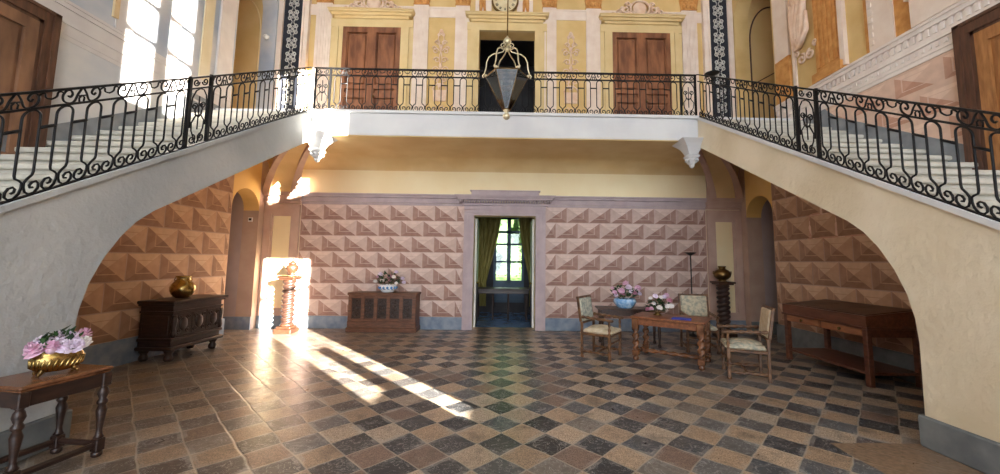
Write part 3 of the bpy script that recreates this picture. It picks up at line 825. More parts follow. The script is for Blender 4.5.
for s, side, m in ((-1, 'left', M['leftwall']), (1, 'right', M['pale1'])):
    b = MB(); q0, q1 = sorted((s * (XO - .003), s * XO))
    b.prism([(1.5, ztop(1.5)), (6.2, ztop(6.2)), (7.4, ZF), (7.4, 4.345), (1.5, 4.345)] if False else [(1.5, .4), (5.9, 3.0), (7.05, 3.7), (7.05, 4.345), (1.5, 4.345)], q0, q1, 'x')
    struct('trim_wallpaint_' + side, b, m)
# right wall pilasters
b = MB()
swall(b, 1, 7.12, 7.5, 4.84, 5.75, .05, 1); swall(b, 1, 7.12, 7.5, 5.75, 9.4, .05, 0); swall(b, 1, 6.98, 7.06, 4.84, 9.4, .03, 0)
struct('trim_pilaster_corner', b, [M['pinkwhite'], M['cap']]); b = MB()
swall(b, 1, 6.0, 6.5, 4.92, 9.0, .04, 1)
for i in range(5): swall(b, 1, 6.04 + i * .09, 6.09 + i * .09, 5.1, 9.0, .06, 1)
swall(b, 1, 5.94, 6.52, 4.84, 5.0, .12, 1); swall(b, 1, 5.9, 5.99, 4.9, 9.0, .07, 0)
struct('trim_pilaster_fluted', b, [M['pinkwhite'], M['cap']]); b = MB()
swall(b, 1, 5.12, 5.5, 4.84, 9.2, .05, 0); swall(b, 1, 5.5, 5.56, 4.84, 9.2, .04, 1)
for i in range(30): swall(b, 1, 5.42, 5.47, 4.95 + i * .12, 5.02 + i * .12, .065, 0)
struct('trim_pilaster_white', b, [M['pinkwhite'], M['cap']]); b = MB()
swall(b, 1, 4.86, 5.12, 4.84, 8.0, .03, 1)
struct('trim_pilaster_figure', b, [M['pinkwhite'], M['cap']]); b = MB()
swall(b, 1, 3.4, 4.84, 4.84, 5.25, .12, 0); swall(b, 1, 3.36, 4.88, 5.25, 5.32, .15, 0)
struct('trim_pedestal_wall', b, [M['pinkwhite'], M['cap']])
# draped trophy relief on the right wall
b = MB()
cy, cz = 6.76, 6.0; T0 = XO - .11
for i in range(11):
    a = -1.1 + i * .22
    pts = [(T0 + .02 * (i % 2), cy + .19 * sin(a + q * .9) * (1 - .35 * q), cz + .75 - q * .95 - .06 * (i % 3)) for q in [j / 10 for j in range(11)]]
    b.tube(pts, [.03 + .032 * sin(pi * j / 10) for j in range(11)], 6)
b.ball((T0, cy + .02, cz + .7), .18, 12, 8, 0, .3, 1, .9)
b.ball((T0, cy - .02, cz + 1.05), .18, 12, 8, 0, .35, 1, 1.1)
for s in (-1, 1):
    b.tube([(T0 + .06, cy - .06 + s * px, cz + pz) for px, pz in spiral(.1, -.52, .1, pi / 2, 1.3)], .022, 5)
    b.tube([(T0 + .06, cy - .06 + s * px, cz + pz) for px, pz in spiral(.22, -.36, .06, -pi / 2, -1.2)], .018, 5)
b.tube([(T0, cy - .18, cz + .3), (T0, cy - .17, cz - .05), (T0, cy, cz - .3), (T0, cy + .17, cz + .1)], [.03, .05, .06, .035], 6)
tag(b.obj('plaster_trophy', M['relief']), 'draped pink plaster trophy hanging on the ochre right wall above the stairs', 'ornament')
# seated painted figure on a pedestal at the right edge
b = MB()
b.tube([(XO - .2, 4.7, 5.44), (XO - .22, 4.6, 5.66), (XO - .22, 4.45, 5.9)], [.1, .16, .14], 8)
b.tube([(XO - .22, 4.45, 5.75), (XO - .24, 4.25, 5.7), (XO - .2, 4.1, 5.45), (XO - .15, 4.08, 5.40)], [.12, .1, .07, .06], 8)
tag(b.obj('plaster_figure', M['relief']), 'cropped rose drapery figure on the white pedestal at the top right edge', 'ornament')
# faded painted columns on the left wall
b = MB()
swall(b, -1, 5.25, 5.5, 4.86, 9.2, .02, 0)
swall(b, -1, 5.2, 5.27, 5.0, 9.2, .035, 1)
swall(b, -1, 7.12, 7.5, 4.84, 9.4, .04, 0); swall(b, -1, 6.75, 6.98, 4.86, 9.2, .02, 2); swall(b, -1, 6.1, 6.3, 4.86, 9.2, .015, 0)
struct('trim_pilaster_faded', b, [M['fadeband'], M['fadecol'], M['fadebeige']])

# doors on the stair flights
def stair_door(n, s, m, mf):
    e = sempty('door_%d' % n, (s * XO, 4.55 if s < 0 else 4.40, 2.62), 0)
    b = MB()
    def bx(y0, y1, z0, z1, o):
        q0, q1 = sorted((-s * o, 0)); b.box(q0, q1, y0, y1, z0, z1)
    H = 1.92
    bx(-.12, 0, 0, H, .06); bx(-1.6, -1.48, 0, H, .06); bx(-1.48, -.12, H - .12, H, .06)
    bx(-.16, -.12, 0, H - .12, .045); bx(-1.48, -.12, H - .16, H - .12, .045)
    bx(-.04, 0.03, 0, H + .03, .075); bx(-1.62, .03, H, H + .04, .075)
    b.obj('door_frame', mf, e)
    b = MB()
    bx(-1.48, -.16, 0, H - .16, .01)
    for y0, y1 in ((-.28, -.16), (-.86, -.78), (-1.48, -1.38)): bx(y0, y1, 0, H - .16, .05)
    for z0, z1 in ((H - .30, H - .16), (.62, .72), (0, .12)): bx(-1.48, -.16, z0, z1, .049)
    for y0, y1 in ((-.74, -.32), (-1.34, -.9)):
        for z0, z1 in ((.77, H - .35), (.17, .57)): bx(y0, y1, z0, z1, .025)
    b.obj('door_leaf', m, e)
stair_door(3, -1, M['doormid'], M['doordark']); stair_door(4, 1, M['doorhoney'], M['doordark'])
# arched niche line on the landing jambs; separate dark diagonal on the right one
for s, side in ((-1, 'left'), (1, 'right')):
    b = MB(); pts = [(s * 6.02, 8.86, ZF)] + [(s * (6.02 + .55 * (1 - cos(a))), 8.86, 7.1 + .9 * sin(a)) for a in [pi / 2 * i / 10 for i in range(11)]]
    b.tube(pts, .02, 5)
    if s > 0: b.tube([(6.0, 8.86, 5.95), (6.62, 8.86, 6.3)], .012, 5)
    struct('trim_niche_' + side, b, M['ochre_trim'] if s < 0 else M['doordark'])

# ------------------------------------------------------------------ railings
RH, FR, CB, GAP = .88, .73, .56, .2465
def baluster_pts():
    r = .0625
    half = []
    zt = FR - .012
    hoop = [(r * cos(a), zt - r + r * sin(a)) for a in [pi * i / 10 for i in range(11)]]
    right = [(r, zt - r - .05), (r, .4), (r, .2), (.056, .175), (.026, .15), (.007, .125), (.008, .085), (.02, .045), (.05, .018), (.085, .022), (.108, .05), (.108, .085), (.09, .112), (.062, .112), (.046, .092), (.052, .07), (.072, .066)]
    left = [(-x, z) for x, z in right]
    return list(reversed(left)) + list(reversed(hoop)) + right
def shear(pts, sl): return [(0, p[0], p[1] + sl * p[0]) for p in pts]
def rail_parts(sl):
    d = {}; kx = .91 if sl else 1.0
    def shear(pts, sl): return [(0, p[0] * kx, p[1] + sl * p[0] * kx) for p in pts]
    P = baluster_pts()
    d['baluster'] = MB().tube(shear(P, sl), .0095, 5).mesh('baluster', M['iron'])
    r = .0625
    d['crossbar'] = MB().tube(shear([(r, CB), (GAP - r, CB)], sl), .0125, 4).mesh('crossbar', M['iron'])
    b = MB(); zc = (RH + FR) / 2; hh = (RH - FR) / 2
    for s in (-1, 1):
        def sm(pts, k=4):      # smooth curve through the points
            out = []; P = [pts[0]] + pts + [pts[-1]]
            for i in range(1, len(P) - 2):
                for j in range(k):
                    t = j / k; a0, a1, a2, a3 = P[i - 1], P[i], P[i + 1], P[i + 2]
                    out.append(tuple(.5 * (2 * a1[c] + (a2[c] - a0[c]) * t + (2 * a0[c] - 5 * a1[c] + 4 * a2[c] - a3[c]) * t * t + (3 * a1[c] - a0[c] - 3 * a2[c] + a3[c]) * t ** 3) for c in (0, 1)))
            return out + [pts[-1]]
        q = [(.004, hh - .01), (.035, .01), (.06, -hh + .022), (.10, -hh + .008), (.145, -.04), (.155, .01), (.13, .05), (.095, .045), (.08, .012), (.098, -.012), (.115, .004)]
        b.tube(shear([(s * x, zc + z) for x, z in sm(q)], sl), .0088, 5)
        q = [(.15, .03), (.175, .045), (.195, .04), (.2, .01), (.22, -.005), (.246, -.012)]
        b.tube(shear([(s * x, zc + z) for x, z in sm(q, 3)], sl), .0075, 5)
        b.tube(shear([(s * .0, zc - .005), (s * .022, zc - .03), (s * .018, zc - hh + .01)], sl), .007, 5)
    b.tube(shear([(-.03, zc - .01), (.03, zc - .01)], sl), .007, 4)
    d['frieze_scroll'] = b.mesh('frieze_scroll', M['iron'])
    b = MB(); hw = .14
    for s in (-1, 1):
        b.tube(shear([(s * x, z) for x, z in spiral(.07, .09, .06, pi / 2, 1.4, 18, .2)], sl), .0085, 5)
        b.tube(shear([(s * .012, .03), (s * .09, .2), (s * .1, .3), (s * .04, .38), (s * .06, .46)] + [(s * x, z) for x, z in spiral(.065, .5, .045, pi, -1.3, 14, .25)], sl), .0085, 5)
        b.tube(shear([(s * .12, .24), (s * .125, .5), (s * .11, .62), (s * .06, .7), (0, .72)], sl), .0085, 5)
        b.tube(shear([(s * x, z) for x, z in spiral(.07, zc, .05, pi, 1.3, 16, .25)], sl), .0085, 5)
    b.tube(shear([(0, .2), (0, .34), (0, .62)], sl), .008, 5)
    b.tube(shear([(-.05, .40), (0, .36), (.05, .40)], sl), .012, 5)
    d['ornamental_panel'] = b.mesh('ornamental_panel', M['iron'])
    b = MB().box(-.017, .017, -.017, .017, -.0, RH + .004)
    d['newel_post'] = b.mesh('newel_post', M['iron'])
    return d
RP = {0: rail_parts(0), 1: rail_parts(SL)}
def put(par, kind, which, loc, rz=0):
    o = bpy.data.objects.new(kind, RP[which][kind]); C.objects.link(o); o.parent = par; o.location = loc
    if rz: o.rotation_euler = (0, 0, rz)
    return o
# balcony railing: local axis runs along x
by = YF + .04
t = thing('balcony_railing', 'black wrought iron railing with scrolls along the balcony between the two stairs', 'railing', (0, by, ZF))
b = MB().box(-XS - .02, XS + .02, -.022, .022, RH - .022, RH); b.obj('handrail', M['iron'], t)
b = MB().box(-XS, XS, -.012, .012, FR - .01, FR + .01); b.obj('frieze_rail', M['iron'], t)
b = MB().box(-XS, XS, -.016, .016, 0, .018); b.obj('bottom_rail', M['iron'], t)
n = 28; x0 = -(n - 1) / 2 * GAP
for i in range(n):
    put(t, 'baluster', 0, (x0 + i * GAP, 0, 0), -pi / 2)
    if i < n - 1: put(t, 'crossbar', 0, (x0 + i * GAP, 0, 0), -pi / 2)
for i in range(14): put(t, 'frieze_scroll', 0, (x0 + (i * 2 + .5) * GAP, 0, 0), -pi / 2)
for s in (-1, 1):
    put(t, 'ornamental_panel', 0, (s * 3.625, 0, 0), -pi / 2)
    put(t, 'newel_post', 0, (s * 3.475, 0, 0)); put(t, 'newel_post', 0, (s * 3.765, 0, 0))
def stair_rail(s, label):
    x = s * (XS + .02)
    t = thing('stair_railing', label, 'railing', (x, 0, 0))
    y0, y1 = 1.3, YF - .02
    for nm, h, th, w_ in (('handrail', RH - .011, .022, .022), ('frieze_rail', FR, .02, .012), ('bottom_rail', .009, .018, .016)):
        b = MB().prism([(y0, ztop(y0) + h - th / 2), (y1, ztop(y1) + h - th / 2), (y1, ztop(y1) + h + th / 2), (y0, ztop(y0) + h + th / 2)], -w_, w_, 'x')
        b.obj(nm, M['iron'], t)
    def run(ya, yb, endbars=True):
        n = max(1, round((yb - ya) / (GAP * .91))); g = (yb - ya) / n
        for i in range(n):
            y = ya + (i + .5) * g
            put(t, 'baluster', 1, (0, y, ztop(y)))
            if i < n - 1: put(t, 'crossbar', 1, (0, y, ztop(y)))
        for i in range(n // 2):
            y = ya + (2 * i + 1) * g; put(t, 'frieze_scroll', 1, (0, y, ztop(y)))
    run(1.35, 4.43); run(4.74, 7.16)
    put(t, 'ornamental_panel', 1, (0, 4.585, ztop(4.585)))
    for y in (4.43, 4.74): put(t, 'newel_post', 1, (0, y, ztop(y)))
stair_rail(-1, 'black wrought iron stair railing climbing the left flight, its grey stringer below')
stair_rail(1, 'black wrought iron stair railing climbing the right flight, its cream stringer below')

# ------------------------------------------------------------------ furniture
def blockfoot(b, x, y, z0, z1, w_): b.bbox(x - w_, x + w_, y - w_, y + w_, z0, z1, .008)
def twist_leg(x, y, h, r=.043, w_=.05, zb=.16, turns=3):
    b = MB()
    b.lathe([(.03, 0), (.045, .015), (.048, .04), (.035, .065), (.03, .075)], x, y, 0, 12)
    blockfoot(b, x, y, .07, zb, w_)
    b.lathe([(r * .8, 0), (r * 1.15, .015), (r * .85, .03)], x, y, zb, 12)
    b.rope((x, y, zb + .025), (x, y, h - .16), r, turns, 2, .36, 12)
    blockfoot(b, x, y, h - .17, h, w_)
    return b
# table with barley twist legs
t = thing('twisted_leg_table', 'walnut table with barley twist legs standing between the three armchairs', 'table', (2.76, 6.36, 0), radians(-36))
L2, W2, H2 = .565, .37, .71
MB().bbox(-L2, L2, -W2, W2, H2 - .035, H2, .01).obj('tabletop', M['tablewood'], t)
b = MB()
for s in (-1, 1):
    b.bbox(-L2 + .09, L2 - .09, s * (W2 - .075) - .012, s * (W2 - .075) + .012, H2 - .14, H2 - .035, .004)
    b.bbox(s * (L2 - .075) - .012, s * (L2 - .075) + .012, -W2 + .09, W2 - .09, H2 - .14, H2 - .035, .004)
b.obj('apron', M['tablewood'], t)
for sx in (-1, 1):
    for sy in (-1, 1): twist_leg(sx * (L2 - .075), sy * (W2 - .075), H2 - .035).obj('leg', M['legwood'], t)
for sx in (-1, 1):
    MB().rope((sx * (L2 - .075), -W2 + .11, .115), (sx * (L2 - .075), W2 - .11, .115), .03, 3).obj('stretcher', M['legwood'], t)
MB().rope((-L2 + .09, 0, .115), (L2 - .09, 0, .115), .03, 6).obj('stretcher', M['legwood'], t)

# armchair
def armchair(name, label, loc, rz, mback, mseat, group='tapestry armchairs around the table'):
    t = thing(name, label, 'chair', loc, rz, group)
    hw, fd, bd = .27, .25, -.25          # faces +x
    b = MB(); b.bbox(bd + .01, fd + .02, -hw + .02, hw - .02, .40, .47, .03)
    b.ball((0, 0, .455), .24, 16, 8, 0, 1.0, 1.02, .28); b.obj('seat', mseat, t)
    b = MB(); b.bbox(bd, fd, -hw, hw, .37, .41, .01)
    for i in range(12):
        y = -hw + .03 + i * .044; b.ball((fd + .004, y, .40), .009, 6, 4)
    b.obj('seat_frame', M['chairwood'], t)
    b = MB()
    Tm = Matrix.Translation((bd - .02, 0, .58)) @ Matrix.Rotation(radians(-8), 4, 'Y')
    b.bbox(-.02, .035, -hw + .035, hw - .035, 0, .39, .02, T=Tm); b.obj('backrest', mback, t)
    b = MB()
    b.bbox(-.025, .02, -hw, hw, .385, .425, .008, T=Tm); b.obj('top_rail', M['chairwood'], t)
    b = MB(); b.bbox(-.02, .02, -hw + .03, hw - .03, -.04, -.005, .006, T=Tm); b.obj('lower_rail', M['chairwood'], t)
    for s in (-1, 1):
        b = MB(); b.bbox(bd - .02, bd + .02, s * (hw - .02) - .02, s * (hw - .02) + .02, 0, .58, .006)
        b.bbox(-.02, .02, s * (hw - .02) - .018, s * (hw - .02) + .018, 0, .42, .006, T=Tm); b.obj('back_leg', M['chairwood'], t)
        b = MB(); x, y = fd - .02, s * (hw - .02)
        b.lathe([(.02, 0), (.03, .01), (.03, .03), (.022, .045)], x, y, 0, 10); b.bbox(x - .022, x + .022, y - .022, y + .022, .04, .14, .005)
        b.rope((x, y, .135), (x, y, .30), .023, 2.5); b.bbox(x - .022, x + .022, y - .022, y + .022, .29, .42, .005)
        b.obj('front_leg', M['chairwood'], t)
        b = MB(); b.rope((x, y, .42), (x, y, .62), .018, 2.5); b.obj('arm_support', M['chairwood'], t)
        b = MB(); b.rope((bd, y, .665), (fd - .04, y, .645), .022, 5); b.bbox(fd - .06, fd + .05, y - .025, y + .025, .618, .662, .015); b.obj('armrest', M['chairwood'], t)
        b = MB(); b.rope((bd + .02, y, .10), (fd - .04, y, .10), .019, 4); b.obj('stretcher', M['chairwood'], t)
    b = MB(); b.rope((0, -hw + .03, .10), (0, hw - .03, .10), .015, 4); b.obj('stretcher', M['chairwood'], t)
    b = MB(); b.rope((fd - .02, -hw + .04, .26), (fd - .02, hw - .04, .26), .015, 4); b.obj('front_stretcher', M['chairwood'], t)
    return t
armchair('armchair', 'armchair at the left of the twisted leg table with grey green tapestry back', (1.68, 6.62, 0), radians(-36), M['tapblue'], M['seatcream'])
armchair('armchair', 'armchair with beige tapestry back facing the viewer behind the table', (3.60, 7.10, 0), radians(-102), M['tapestry'], M['tapestry'])
armchair('armchair', 'armchair right of the table turned side on with a pale cushion seat', (3.46, 5.56, 0), radians(158), M['seatcream'], M['tapestry'])

# narrow table behind the left armchair
t = thing('side_table', 'dark narrow side table behind the twisted leg table carrying the blue bowl', 'table', (2.45, 7.55, 0), radians(-6))
MB().bbox(-.62, .62, -.24, .24, .675, .71, .01).obj('tabletop', M['oldwood'], t)
b = MB(); b.bbox(-.56, .56, -.2, .2, .57, .675, .006); b.obj('apron', M['oldwood'], t)
for sx in (-1, 1):
    for sy in (-1, 1):
        b = MB(); b.lathe([(.03, 0), (.035, .03), (.02, .06), (.024, .12), (.032, .3), (.022, .42), (.032, .47), (.032, .575)], sx * .53, sy * .17, 0, 12); b.obj('leg', M['oldwood'], t)

# display case on the right
t = thing('display_table', 'long mahogany display case table with two drawers under the right stairs', 'table', (5.18, 5.82, 0))
hx, hy = .38, .76     # local x: -hx is the front
b = MB()
b.prism([(-hx, .77), (hx, .77), (hx, 1.0), (-hx, .92)], -hy, hy, 'y'); b.obj('case', M['casewood'], t)
e = bpy.data.objects
b = MB()
def slope(x): return .92 + (x + hx) / (2 * hx) * .08
for i in range(3):
    y0 = -hy + .03 + i * (2 * hy - .06) / 3; y1 = y0 + (2 * hy - .06) / 3 - .012
    b.add([(-hx + .03, y0, slope(-hx + .03) + .012), (hx - .03, y0, slope(hx - .03) + .012), (hx - .03, y1, slope(hx - .03) + .012), (-hx + .03, y1, slope(-hx + .03) + .012),
           (-hx + .03, y0, slope(-hx + .03)), (hx - .03, y0, slope(hx - .03)), (hx - .03, y1, slope(hx - .03)), (-hx + .03, y1, slope(-hx + .03))],
          [(0, 1, 2, 3), (0, 4, 5, 1), (1, 5, 6, 2), (2, 6, 7, 3), (3, 7, 4, 0)])
b.obj('lid', M['casetop'], t)
b = MB(); b.bbox(-hx - .015, hx, -hy - .015, hy + .015, .745, .775, .006); b.obj('moulding', M['casewood'], t)
b = MB(); b.bbox(-hx + .03, hx - .03, -hy + .03, hy - .03, .64, .75, .004); b.obj('apron', M['casewood'], t)
for y0, y1 in ((-.68, -.02), (.02, .68)):
    d = MB().bbox(-hx + .008, -hx + .035, y0, y1, .648, .742, .005).obj('drawer', M['drawerwood'], t)
    k_ = MB(); k_.ball((-hx - .012, (y0 + y1) / 2, .695), .022, 10, 8); k_.tube([(-hx + .01, (y0 + y1) / 2, .695), (-hx - .01, (y0 + y1) / 2, .695)], .008); k_.obj('knob', M['darkbrass'], d)
for sx in (-1, 1):
    for sy in (-1, 1):
        x, y = sx * (hx - .045), sy * (hy - .045)
        MB().bbox(x - .035, x + .035, y - .035, y + .035, 0, .745, .006).obj('leg', M['casewood'], t)
MB().bbox(-hx + .02, hx - .02, -hy + .02, hy - .02, .15, .185, .006).obj('shelf', M['casewood'], t)

# black chest under the left stairs
t = thing('carved_sideboard', 'near black carved chest on stub feet against the wall under the left stairs', 'chest', (-5.33, 6.53, 0))
hx, hy = .25, .50     # +x is the front
b = MB(); b.bbox(-hx, hx, -hy, hy, .20, .84, .006); b.obj('body', M['ebony'], t)
b = MB(); b.bbox(-hx - .01, hx + .04, -hy - .04, hy + .04, .84, .87, .006); b.bbox(-hx - .01, hx + .07, -hy - .07, hy + .07, .87, .92, .012); b.obj('top', M['ebony'], t)
b = MB(); b.bbox(-hx, hx + .03, -hy - .03, hy + .03, .30, .35, .01); b.bbox(-hx, hx + .05, -hy - .05, hy + .05, .17, .22, .012); b.bbox(-hx, hx + .02, -hy - .02, hy + .02, .73, .76, .006); b.obj('moulding', M['ebony'], t)
for y0, y1 in ((-.46, -.16), (-.14, .14), (.16, .46)):
    b = MB(); b.bbox(hx, hx + .015, y0, y1, .38, .71, .006)
    c = (y0 + y1) / 2
    b.ball((hx + .015, c, .545), .08, 10, 8, 0, .3, 1, 1.3)
    for q in (-1, 1):
        for v in (-1, 1): b.tube([(hx + .018, c + q * px, .545 + v * pz) for px, pz in spiral(.08, .1, .04, 0, 1.2, 12)], .01, 5)
    b.obj('front_panel', M['ebony'], t)
b = MB(); b.bbox(-hx + .05, hx - .05, -hy - .012, -hy, .40, .69, .006); b.obj('end_panel', M['ebony'], t)
b = MB()
for y in (-hy + .02, hy - .02):
    b.lathe([(.03, .36), (.04, .42), (.025, .5), (.04, .6), (.03, .7)], hx + .01, y, 0, 10)
b.obj('corner_columns', M['ebony'], t)
for sx in (-1, 1):
    for sy in (-1, 1):
        b = MB(); b.lathe([(.045, 0), (.06, .02), (.06, .06), (.04, .1), (.065, .14), (.07, .18)], sx * (hx - .06), sy * (hy - .06), 0, 12); b.obj('foot', M['ebony'], t)

# oak chest on the back wall
t = thing('carved_chest', 'brown oak chest with five carved panels against the back wall left of the doorway', 'chest', (-2.68, 8.745, 0))
hx, hy = .74, .205
b = MB(); b.bbox(-hx, hx, -hy + .02, hy, .02, .80, .006); b.obj('body', M['chestwood'], t)
b = MB(); b.bbox(-hx - .025, hx + .025, -hy - .02, hy, .80, .86, .012); b.obj('lid', M['chestwood'], t)
b = MB(); b.bbox(-hx - .03, hx + .03, -hy - .02, hy, 0, .10, .01); b.bbox(-hx - .01, hx + .01, -hy, hy, .10, .24, .008); b.obj('plinth', M['chestwood'], t)
b = MB()
for i in range(6):
    x = -hx + .04 + i * (2 * hx - .08) / 5; b.bbox(x - .04, x + .04, -hy - .005, -hy + .03, .24, .80, .005)
b.bbox(-hx, hx, -hy - .003, -hy + .03, .24, .29, .005); b.bbox(-hx, hx, -hy - .003, -hy + .03, .74, .80, .005); b.obj('frame', M['chestwood'], t)
for i in range(5):
    x = -hx + .04 + (i + .5) * (2 * hx - .08) / 5; b = MB(); y = -hy + .02
    b.bbox(x - .10, x + .10, y - .01, y + .02, .30, .73, .004)
    for s in (-1, 1):
        for cz in (.40, .52, .64):
            b.tube([(x + s * px, y - .014, cz + pz) for px, pz in spiral(.045, 0, .042, pi, 1.3 * (1 if i % 2 else -1), 12)], .011, 5)
    b.ball((x, y - .012, .52), .045, 8, 6, 0, 1, .5, 1.4); b.ball((x, y - .012, .67), .03, 8, 6, 0, 1, .5, 1); b.ball((x, y - .012, .35), .03, 8, 6, 0, 1, .5, 1)
    b.obj('carved_panel', M['ebony'], t)

# console table at the left edge
t = thing('console_table', 'small dark walnut table with turned legs at the left edge carrying the brass bowl', 'table', (-3.465, 3.04, 0), radians(-8))
hx, hy, H = .225, .28, .70
b = MB(); b.bbox(-hx, hx, -hy, hy, H - .03, H, .01); b.bbox(-hx + .012, hx - .012, -hy + .012, hy - .012, H - .045, H - .03, .004); b.obj('tabletop', M['legwood'], t)
b = MB()
for s in (-1, 1):
    b.bbox(-hx + .03, hx - .03, s * (hy - .03) - .012, s * (hy - .03) + .012, H - .15, H - .045, .004); b.bbox(s * (hx - .03) - .012, s * (hx - .03) + .012, -hy + .03, hy - .03, H - .15, H - .045, .004)
for s in (-1, 1):
    for i in range(4):
        x = -hx + .07 + i * .025; b.tube([(x, s * (hy - .014), H - .12), (x + .03, s * (hy - .014), H - .07)], .006, 5)
b.obj('apron', M['ebony'], t)
for sx in (-1, 1):
    for sy in (-1, 1):
        x, y = sx * (hx - .035), sy * (hy - .035); b = MB()
        b.lathe([(.025, 0), (.035, .012), (.035, .035), (.02, .05)], x, y, 0, 12); b.bbox(x - .032, x + .032, y - .032, y + .032, .045, .14, .006)
        b.lathe([(.02, .14), (.034, .15), (.022, .17), (.018, .2), (.024, .27), (.034, .36), (.022, .40), (.034, .415), (.034, .43), (.022, .45), (.036, .49), (.03, .52), (.02, .54), (.034, .555)], x, y, 0, 14)
        b.bbox(x - .032, x + .032, y - .032, y + .032, .55, H - .045, .006); b.obj('leg', M['ebony'], t)
for sx in (-1, 1):
    b = MB(); b.bbox(sx * (hx - .035) - .018, sx * (hx - .035) + .018, -hy + .06, hy - .06, .075, .12, .012); b.obj('stretcher', M['ebony'], t)
b = MB(); b.bbox(-hx + .05, hx - .05, hy - .053, hy - .017, .075, .12, .012); b.obj('stretcher', M['ebony'], t)

# pedestals with urns
def pedestal(x, y, label):
    t = thing('twisted_pedestal', label, 'pedestal', (x, y, 0))
    b = MB(); b.bbox(-.18, .18, -.18, .18, 0, .10, .012); b.bbox(-.15, .15, -.15, .15, .10, .15, .012); b.lathe([(.13, .15), (.15, .17), (.11, .2)], n=16); b.obj('base', M['oldwood'], t)
    b = MB(); b.rope((0, 0, .19), (0, 0, 1.09), .118, 9, 2, .14, 18, k=120); b.obj('shaft', M['ebony'], t)
    b = MB(); b.lathe([(.11, 1.08), (.14, 1.1), (.12, 1.13)], n=16); b.bbox(-.16, .16, -.16, .16, 1.13, 1.16, .008); b.bbox(-.19, .19, -.19, .19, 1.16, 1.20, .012); b.obj('top', M['oldwood'], t)
    return t
pedestal(-4.66, 8.42, 'twisted column pedestal in the sunlight at the left end of the back wall')
pedestal(4.80, 8.36, 'twisted column pedestal in shade at the right end of the back wall, behind the chairs')
t = thing('dark_urn', 'dark pointed urn on the sunlit twisted pedestal at the left', 'urn', (-4.62, 8.42, 1.225))
b = MB(); b.lathe([(.06, 0), (.08, .01), (.05, .04), (.09, .08), (.13, .15), (.12, .2), (.08, .23), (.075, .24)], n=18); b.obj('urn_body', M['oldwood'], t)
b = MB(); b.lathe([(.085, .24), (.08, .265), (.04, .3), (.02, .32), (.03, .34), (.012, .37)], n=16); b.obj('lid', M['oldwood'], t)
t = tag(MB().lathe([(.0, 0), (.06, .0), (.24, .012), (.25, .02), (.24, .022), (.05, .01)], n=24).obj('brass_tray', M['brass']), 'thin round brass tray under the dark urn on the sunlit pedestal', 'tray')
t.location = (-4.66, 8.42, 1.20)
for c in bpy.data.objects:
    if c.name == 'dark_urn': c.location.z = 1.222
t = thing('brass_urn', 'tarnished brass urn on the shaded twisted pedestal at the right', 'urn', (4.80, 8.36, 1.20))
b = MB(); b.lathe([(.08, 0), (.09, .015), (.07, .03), (.12, .06), (.165, .11), (.178, .16), (.165, .205), (.12, .25), (.07, .27), (.065, .30), (.08, .325), (.08, .335), (.065, .33)], n=22); b.obj('urn_body', M['darkbrass'], t)
b = MB()
for s in (-1, 1): b.tube([(s * .16, 0, .2), (s * .2, 0, .22), (s * .2, 0, .17), (s * .176, 0, .15)], .01, 6)
b.obj('handles', M['darkbrass'], t)
# brass pot on the black chest
t = thing('brass_pot', 'round shiny brass pot on the near black chest under the left stairs', 'pot', (-5.36, 6.50, .92))
b = MB(); b.lathe([(.08, 0), (.10, .012), (.145, .06), (.17, .12), (.172, .17), (.15, .23), (.105, .275), (.092, .30), (.092, .33), (.105, .345), (.105, .36), (.095, .355), (.085, .31)], n=26); b.obj('pot_body', M['brass'], t)
b = MB()
for s in (-1, 1): b.tube([(.09 * s, 0, .32), (.125 * s, 0, .335), (.145 * s, 0, .30), (.125 * s, 0, .255)], .008, 6)
b.obj('handles', M['darkbrass'], t)

# floor lamps
def floor_lamp(name, loc, h, label, r=.12):
    t = thing(name, label, 'lamp', loc)
    b = MB(); b.lathe([(.15, 0), (.15, .015), (.04, .035), (.02, .05)], n=24); b.obj('base', M['black'], t)
    b = MB(); b.lathe([(.013, .04), (.013, h - .04)], n=10); b.obj('pole', M['black'], t)
    b = MB(); b.lathe([(.02, h - .07), (.05, h - .05), (r, h - .005), (r + .01, h), (r - .01, h - .003), (.03, h - .04)], n=24); b.obj('lamp_shade', M['black'], t)
floor_lamp('floor_lamp', (4.18, 8.5, 0), 1.83, 'slim black uplighter floor lamp before the rosy back wall behind the chairs')
floor_lamp('floor_lamp', (4.66, 8.2, ZF), 1.42, 'black uplighter floor lamp on the balcony by the right corner panel', .15)

# ------------------------------------------------------------------ flowers and bowls
def bloom_mesh(name, m, r=.05, seed=1, kind=0):
    rd = random.Random(seed); b = MB()
    b.ball((0, 0, 0), r * .62, 10, 7, 0, 1, 1, .8, None, .08, rd)
    for ring, (el, n, sc) in enumerate(((-.2, 9, 1.0), (.25, 8, .95), (.65, 7, .85), (1.05, 5, .7), (1.4, 3, .5))):
        for j in range(n):
            a = 2 * pi * (j + .5 * (ring % 2)) / n + rd.uniform(-.15, .15); e = el + rd.uniform(-.1, .1)
            d = Vector((cos(a) * cos(e), sin(a) * cos(e), sin(e))); t = Vector((-sin(a), cos(a), 0)); u = d.cross(t)
            p = d * r * .55; w_ = r * .42 * sc; l = r * .55
            o = d * l
            vs = [p - t * w_ * .4, p + t * w_ * .4, p + o * .6 + t * w_ - u * r * .08, p + o - u * r * .0, p + o * .6 - t * w_ - u * r * .08, p + o * .5 + u * r * .06]
            b.add(vs, [(0, 1, 5), (1, 2, 5), (2, 3, 5), (3, 4, 5), (4, 0, 5)], True)
    me = bpy.data.meshes.new(name); me.from_pydata(b.v, [], b.f); me.materials.append(m)
    me.polygons.foreach_set('use_smooth', [True] * len(me.polygons)); return me
BL = {k: bloom_mesh('bloom', M[k], .042, i) for i, k in enumerate(('pinkpetal', 'palepetal', 'whitepetal', 'rosepetal'))}
